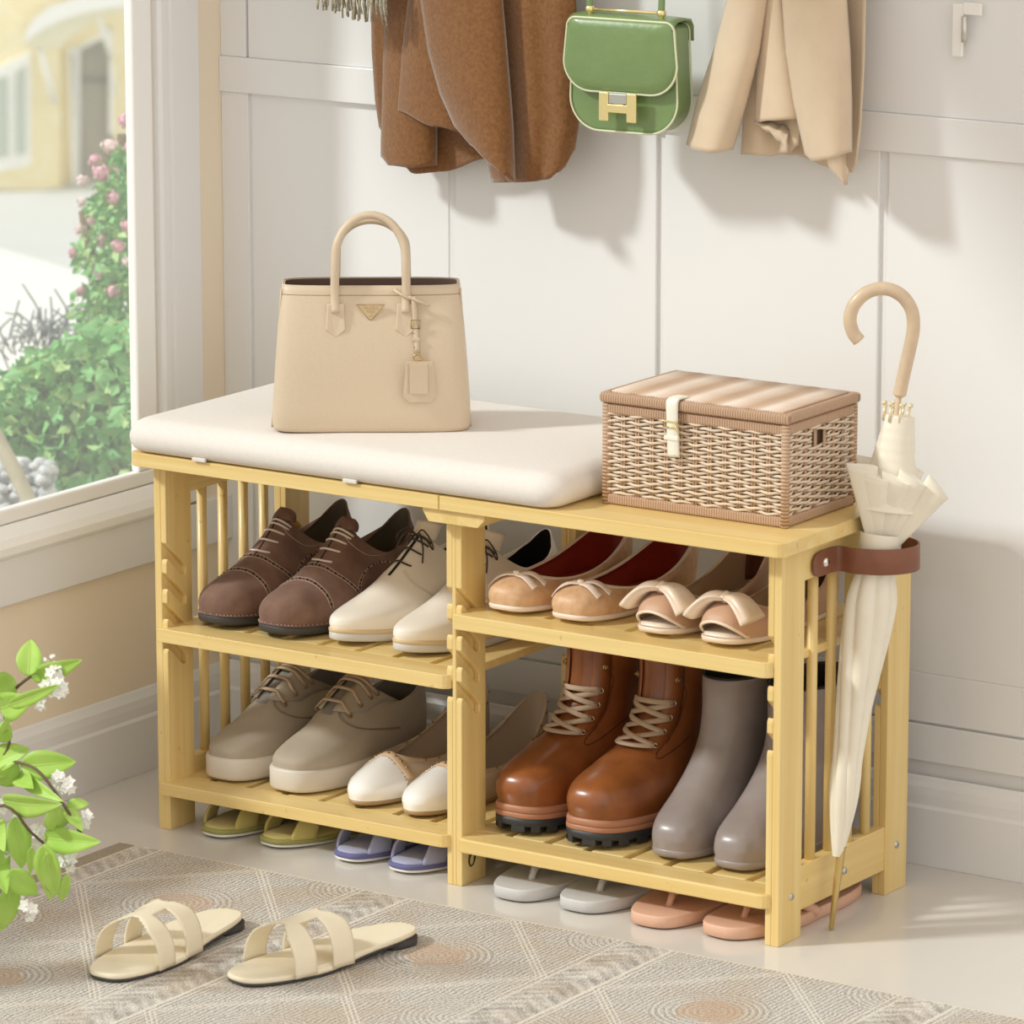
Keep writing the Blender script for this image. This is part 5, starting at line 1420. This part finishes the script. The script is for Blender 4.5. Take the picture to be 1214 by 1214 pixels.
# planting outside the window
lg = mat('garden_leaf_green', '#95CF88', rough=.6, col2='#74BD6A', nscale=6); lg2 = mat('garden_leaf_light', '#CBE69E', rough=.6, col2='#A9D584', nscale=6)  # leaf greens paled to imitate haze beyond the window
pk = mat('rose_pink_petal', '#F5C2CF', rough=.7, noise=.08, nscale=60); pk2 = mat('pale_pink_petal', '#FBE4E4', rough=.7)  # petal colours carry the same painted-in haze
tw = mat('shrub_twig', '#7D6A50', rough=.9)
def leafcloud(b, b2, pts, n, size, Y0, dY):
    for _ in range(n):
        u, v, r = random.choice(pts); a = random.uniform(0, 2*pi); rr = r*sqrt(random.random())
        c = at(u+rr*cos(a), v+rr*sin(a)*1.0, Y0+random.uniform(-dY, dY))
        d = V((random.gauss(0, 1), random.gauss(0, 1), random.gauss(-.4, .8))).normalized(); s_ = d.orthogonal().normalized(); s_ = (Matrix.Rotation(random.uniform(0, 6.28), 3, d) @ s_)
        n_ = d.cross(s_); L = size*random.uniform(.7, 1.4); wv = L*.32
        (b if random.random() < .72 else b2).add([c, c+d*L*.45+s_*wv+n_*L*.08, c+d*L, c+d*L*.45-s_*wv+n_*L*.08, c+d*L*.5], [(0, 1, 4), (1, 2, 4), (2, 3, 4), (3, 0, 4)], 0, False)
def shrub(name, label, pts, n, size, Y0, dY, flowers=(), stems=()):
    root = empty(name, (0, 0, 0), 0, label, 'shrub')
    b, b2 = MB(), MB(); leafcloud(b, b2, pts, n, size, Y0, dY)
    b.build('foliage', lg, root); b2.build('young_foliage', lg2, root)
    s_ = MB()
    for st in stems: s_.tube(smooth_path([at(u, v, Y0) for u, v in st]), .012, ns=6)
    s_.build('stem', tw, root)
    for i, (u, v, r) in enumerate(flowers):
        c = at(u, v, Y0-dY*random.uniform(.6, 1.2)); R_ = r/735*.92; f = MB()
        for k in range(46):
            q = V((random.gauss(0, 1), random.gauss(0, 1), random.gauss(0, 1))).normalized(); t1 = q.orthogonal().normalized(); t1 = Matrix.Rotation(random.uniform(0, 6.28), 3, q) @ t1; t2 = q.cross(t1)
            o = c+q*R_*random.uniform(.45, .8); pr = R_*.42
            f.add([o-t1*pr*.6, o+t2*pr*.6+q*pr*.3, o+t1*pr*.8+q*pr*.5, o-t2*pr*.6+q*pr*.3], [(0, 1, 2, 3)], 0, False)
        f.sphere(c, R_*.62, 0, 10, 7)
        f.build('bloom', pk if i % 3 != 1 else pk2, root)
roses = [(148, 143, 13), (130, 172, 14), (112, 190, 12), (120, 205, 15), (98, 215, 11), (140, 200, 10), (135, 235, 13), (97, 240, 9), (122, 285, 12), (140, 292, 12), (95, 272, 11), (150, 268, 12), (86, 300, 9), (118, 322, 12), (134, 345, 12), (96, 345, 10), (150, 310, 9), (152, 175, 9), (108, 262, 8)]
shrub('rose_bush', 'tall pink flowering bush at the right side of the window, outside', [(150, 190, 14), (140, 220, 22), (150, 260, 24), (128, 250, 24), (120, 300, 30), (150, 310, 30), (140, 350, 34), (120, 370, 34), (175, 260, 40), (175, 340, 40)], 2600, .020, 2.40, .12, roses, [[(150, 520), (140, 400), (135, 280), (146, 160)], [(150, 520), (120, 380), (100, 250)]])
shrub('leafy_shrub', 'dense green broadleaf shrub filling the lower part of the window, outside', [(130, 420, 40), (100, 440, 42), (150, 470, 50), (60, 450, 34), (110, 500, 50), (30, 470, 26), (10, 490, 26), (60, 510, 45), (150, 540, 50), (90, 560, 40), (30, 540, 28), (5, 515, 30), (180, 500, 50), (60, 575, 26), (120, 600, 40)]+[(u, 500, 70) for u in (-60, -130, -200, -270, -340, -410, 230, 300, 370)], 8800, .034, 2.0, .12, (), [[(110, 640), (100, 520), (70, 440)], [(130, 640), (140, 520), (140, 420)]])
dk = mat('grey_twigs', '#A4ABAD', rough=.9)  # twig grey lightened as painted haze
root = empty('bare_shrub', (0, 0, 0), 0, 'sparse grey twiggy shrub behind the green bushes, outside the window', 'shrub')
b = MB()
for i in range(70):
    u, v = random.uniform(10, 110), random.uniform(385, 440); P = [at(u, v, 2.8), at(u+random.uniform(-12, 18), v-18, 2.78), at(u+random.uniform(-22, 30), v-random.uniform(20, 52), 2.76)]; b.tube(smooth_path(P, 3), .0022, ns=4)
b.build('twig', dk, root)
# pebbles
b = MB()
for i in range(190):
    u, v = random.uniform(-30, 62), random.uniform(548, 625); r = random.uniform(.008, .018); c = at(u, v, 1.72+random.uniform(-.03, .03))
    b.sphere(c, r, 0, 8, 5, (1, random.uniform(.8, 1.2), .7))
tag(b.build('gravel', gravel), 'pale grey and white pebbles at the lower left corner of the window', 'gravel', None, 'stuff')
b = MB(); b.tube(smooth_path([at(-20, 490, 1.60), at(5, 535, 1.60), at(28, 580, 1.60), at(48, 625, 1.60)]), .013, ns=10)
tag(b.build('fallen_branch', mat('pale_bark', '#C9BFA4', rough=.9, noise=.15, nscale=30)), 'thick pale branch lying on the pebbles outside the window', 'branch')
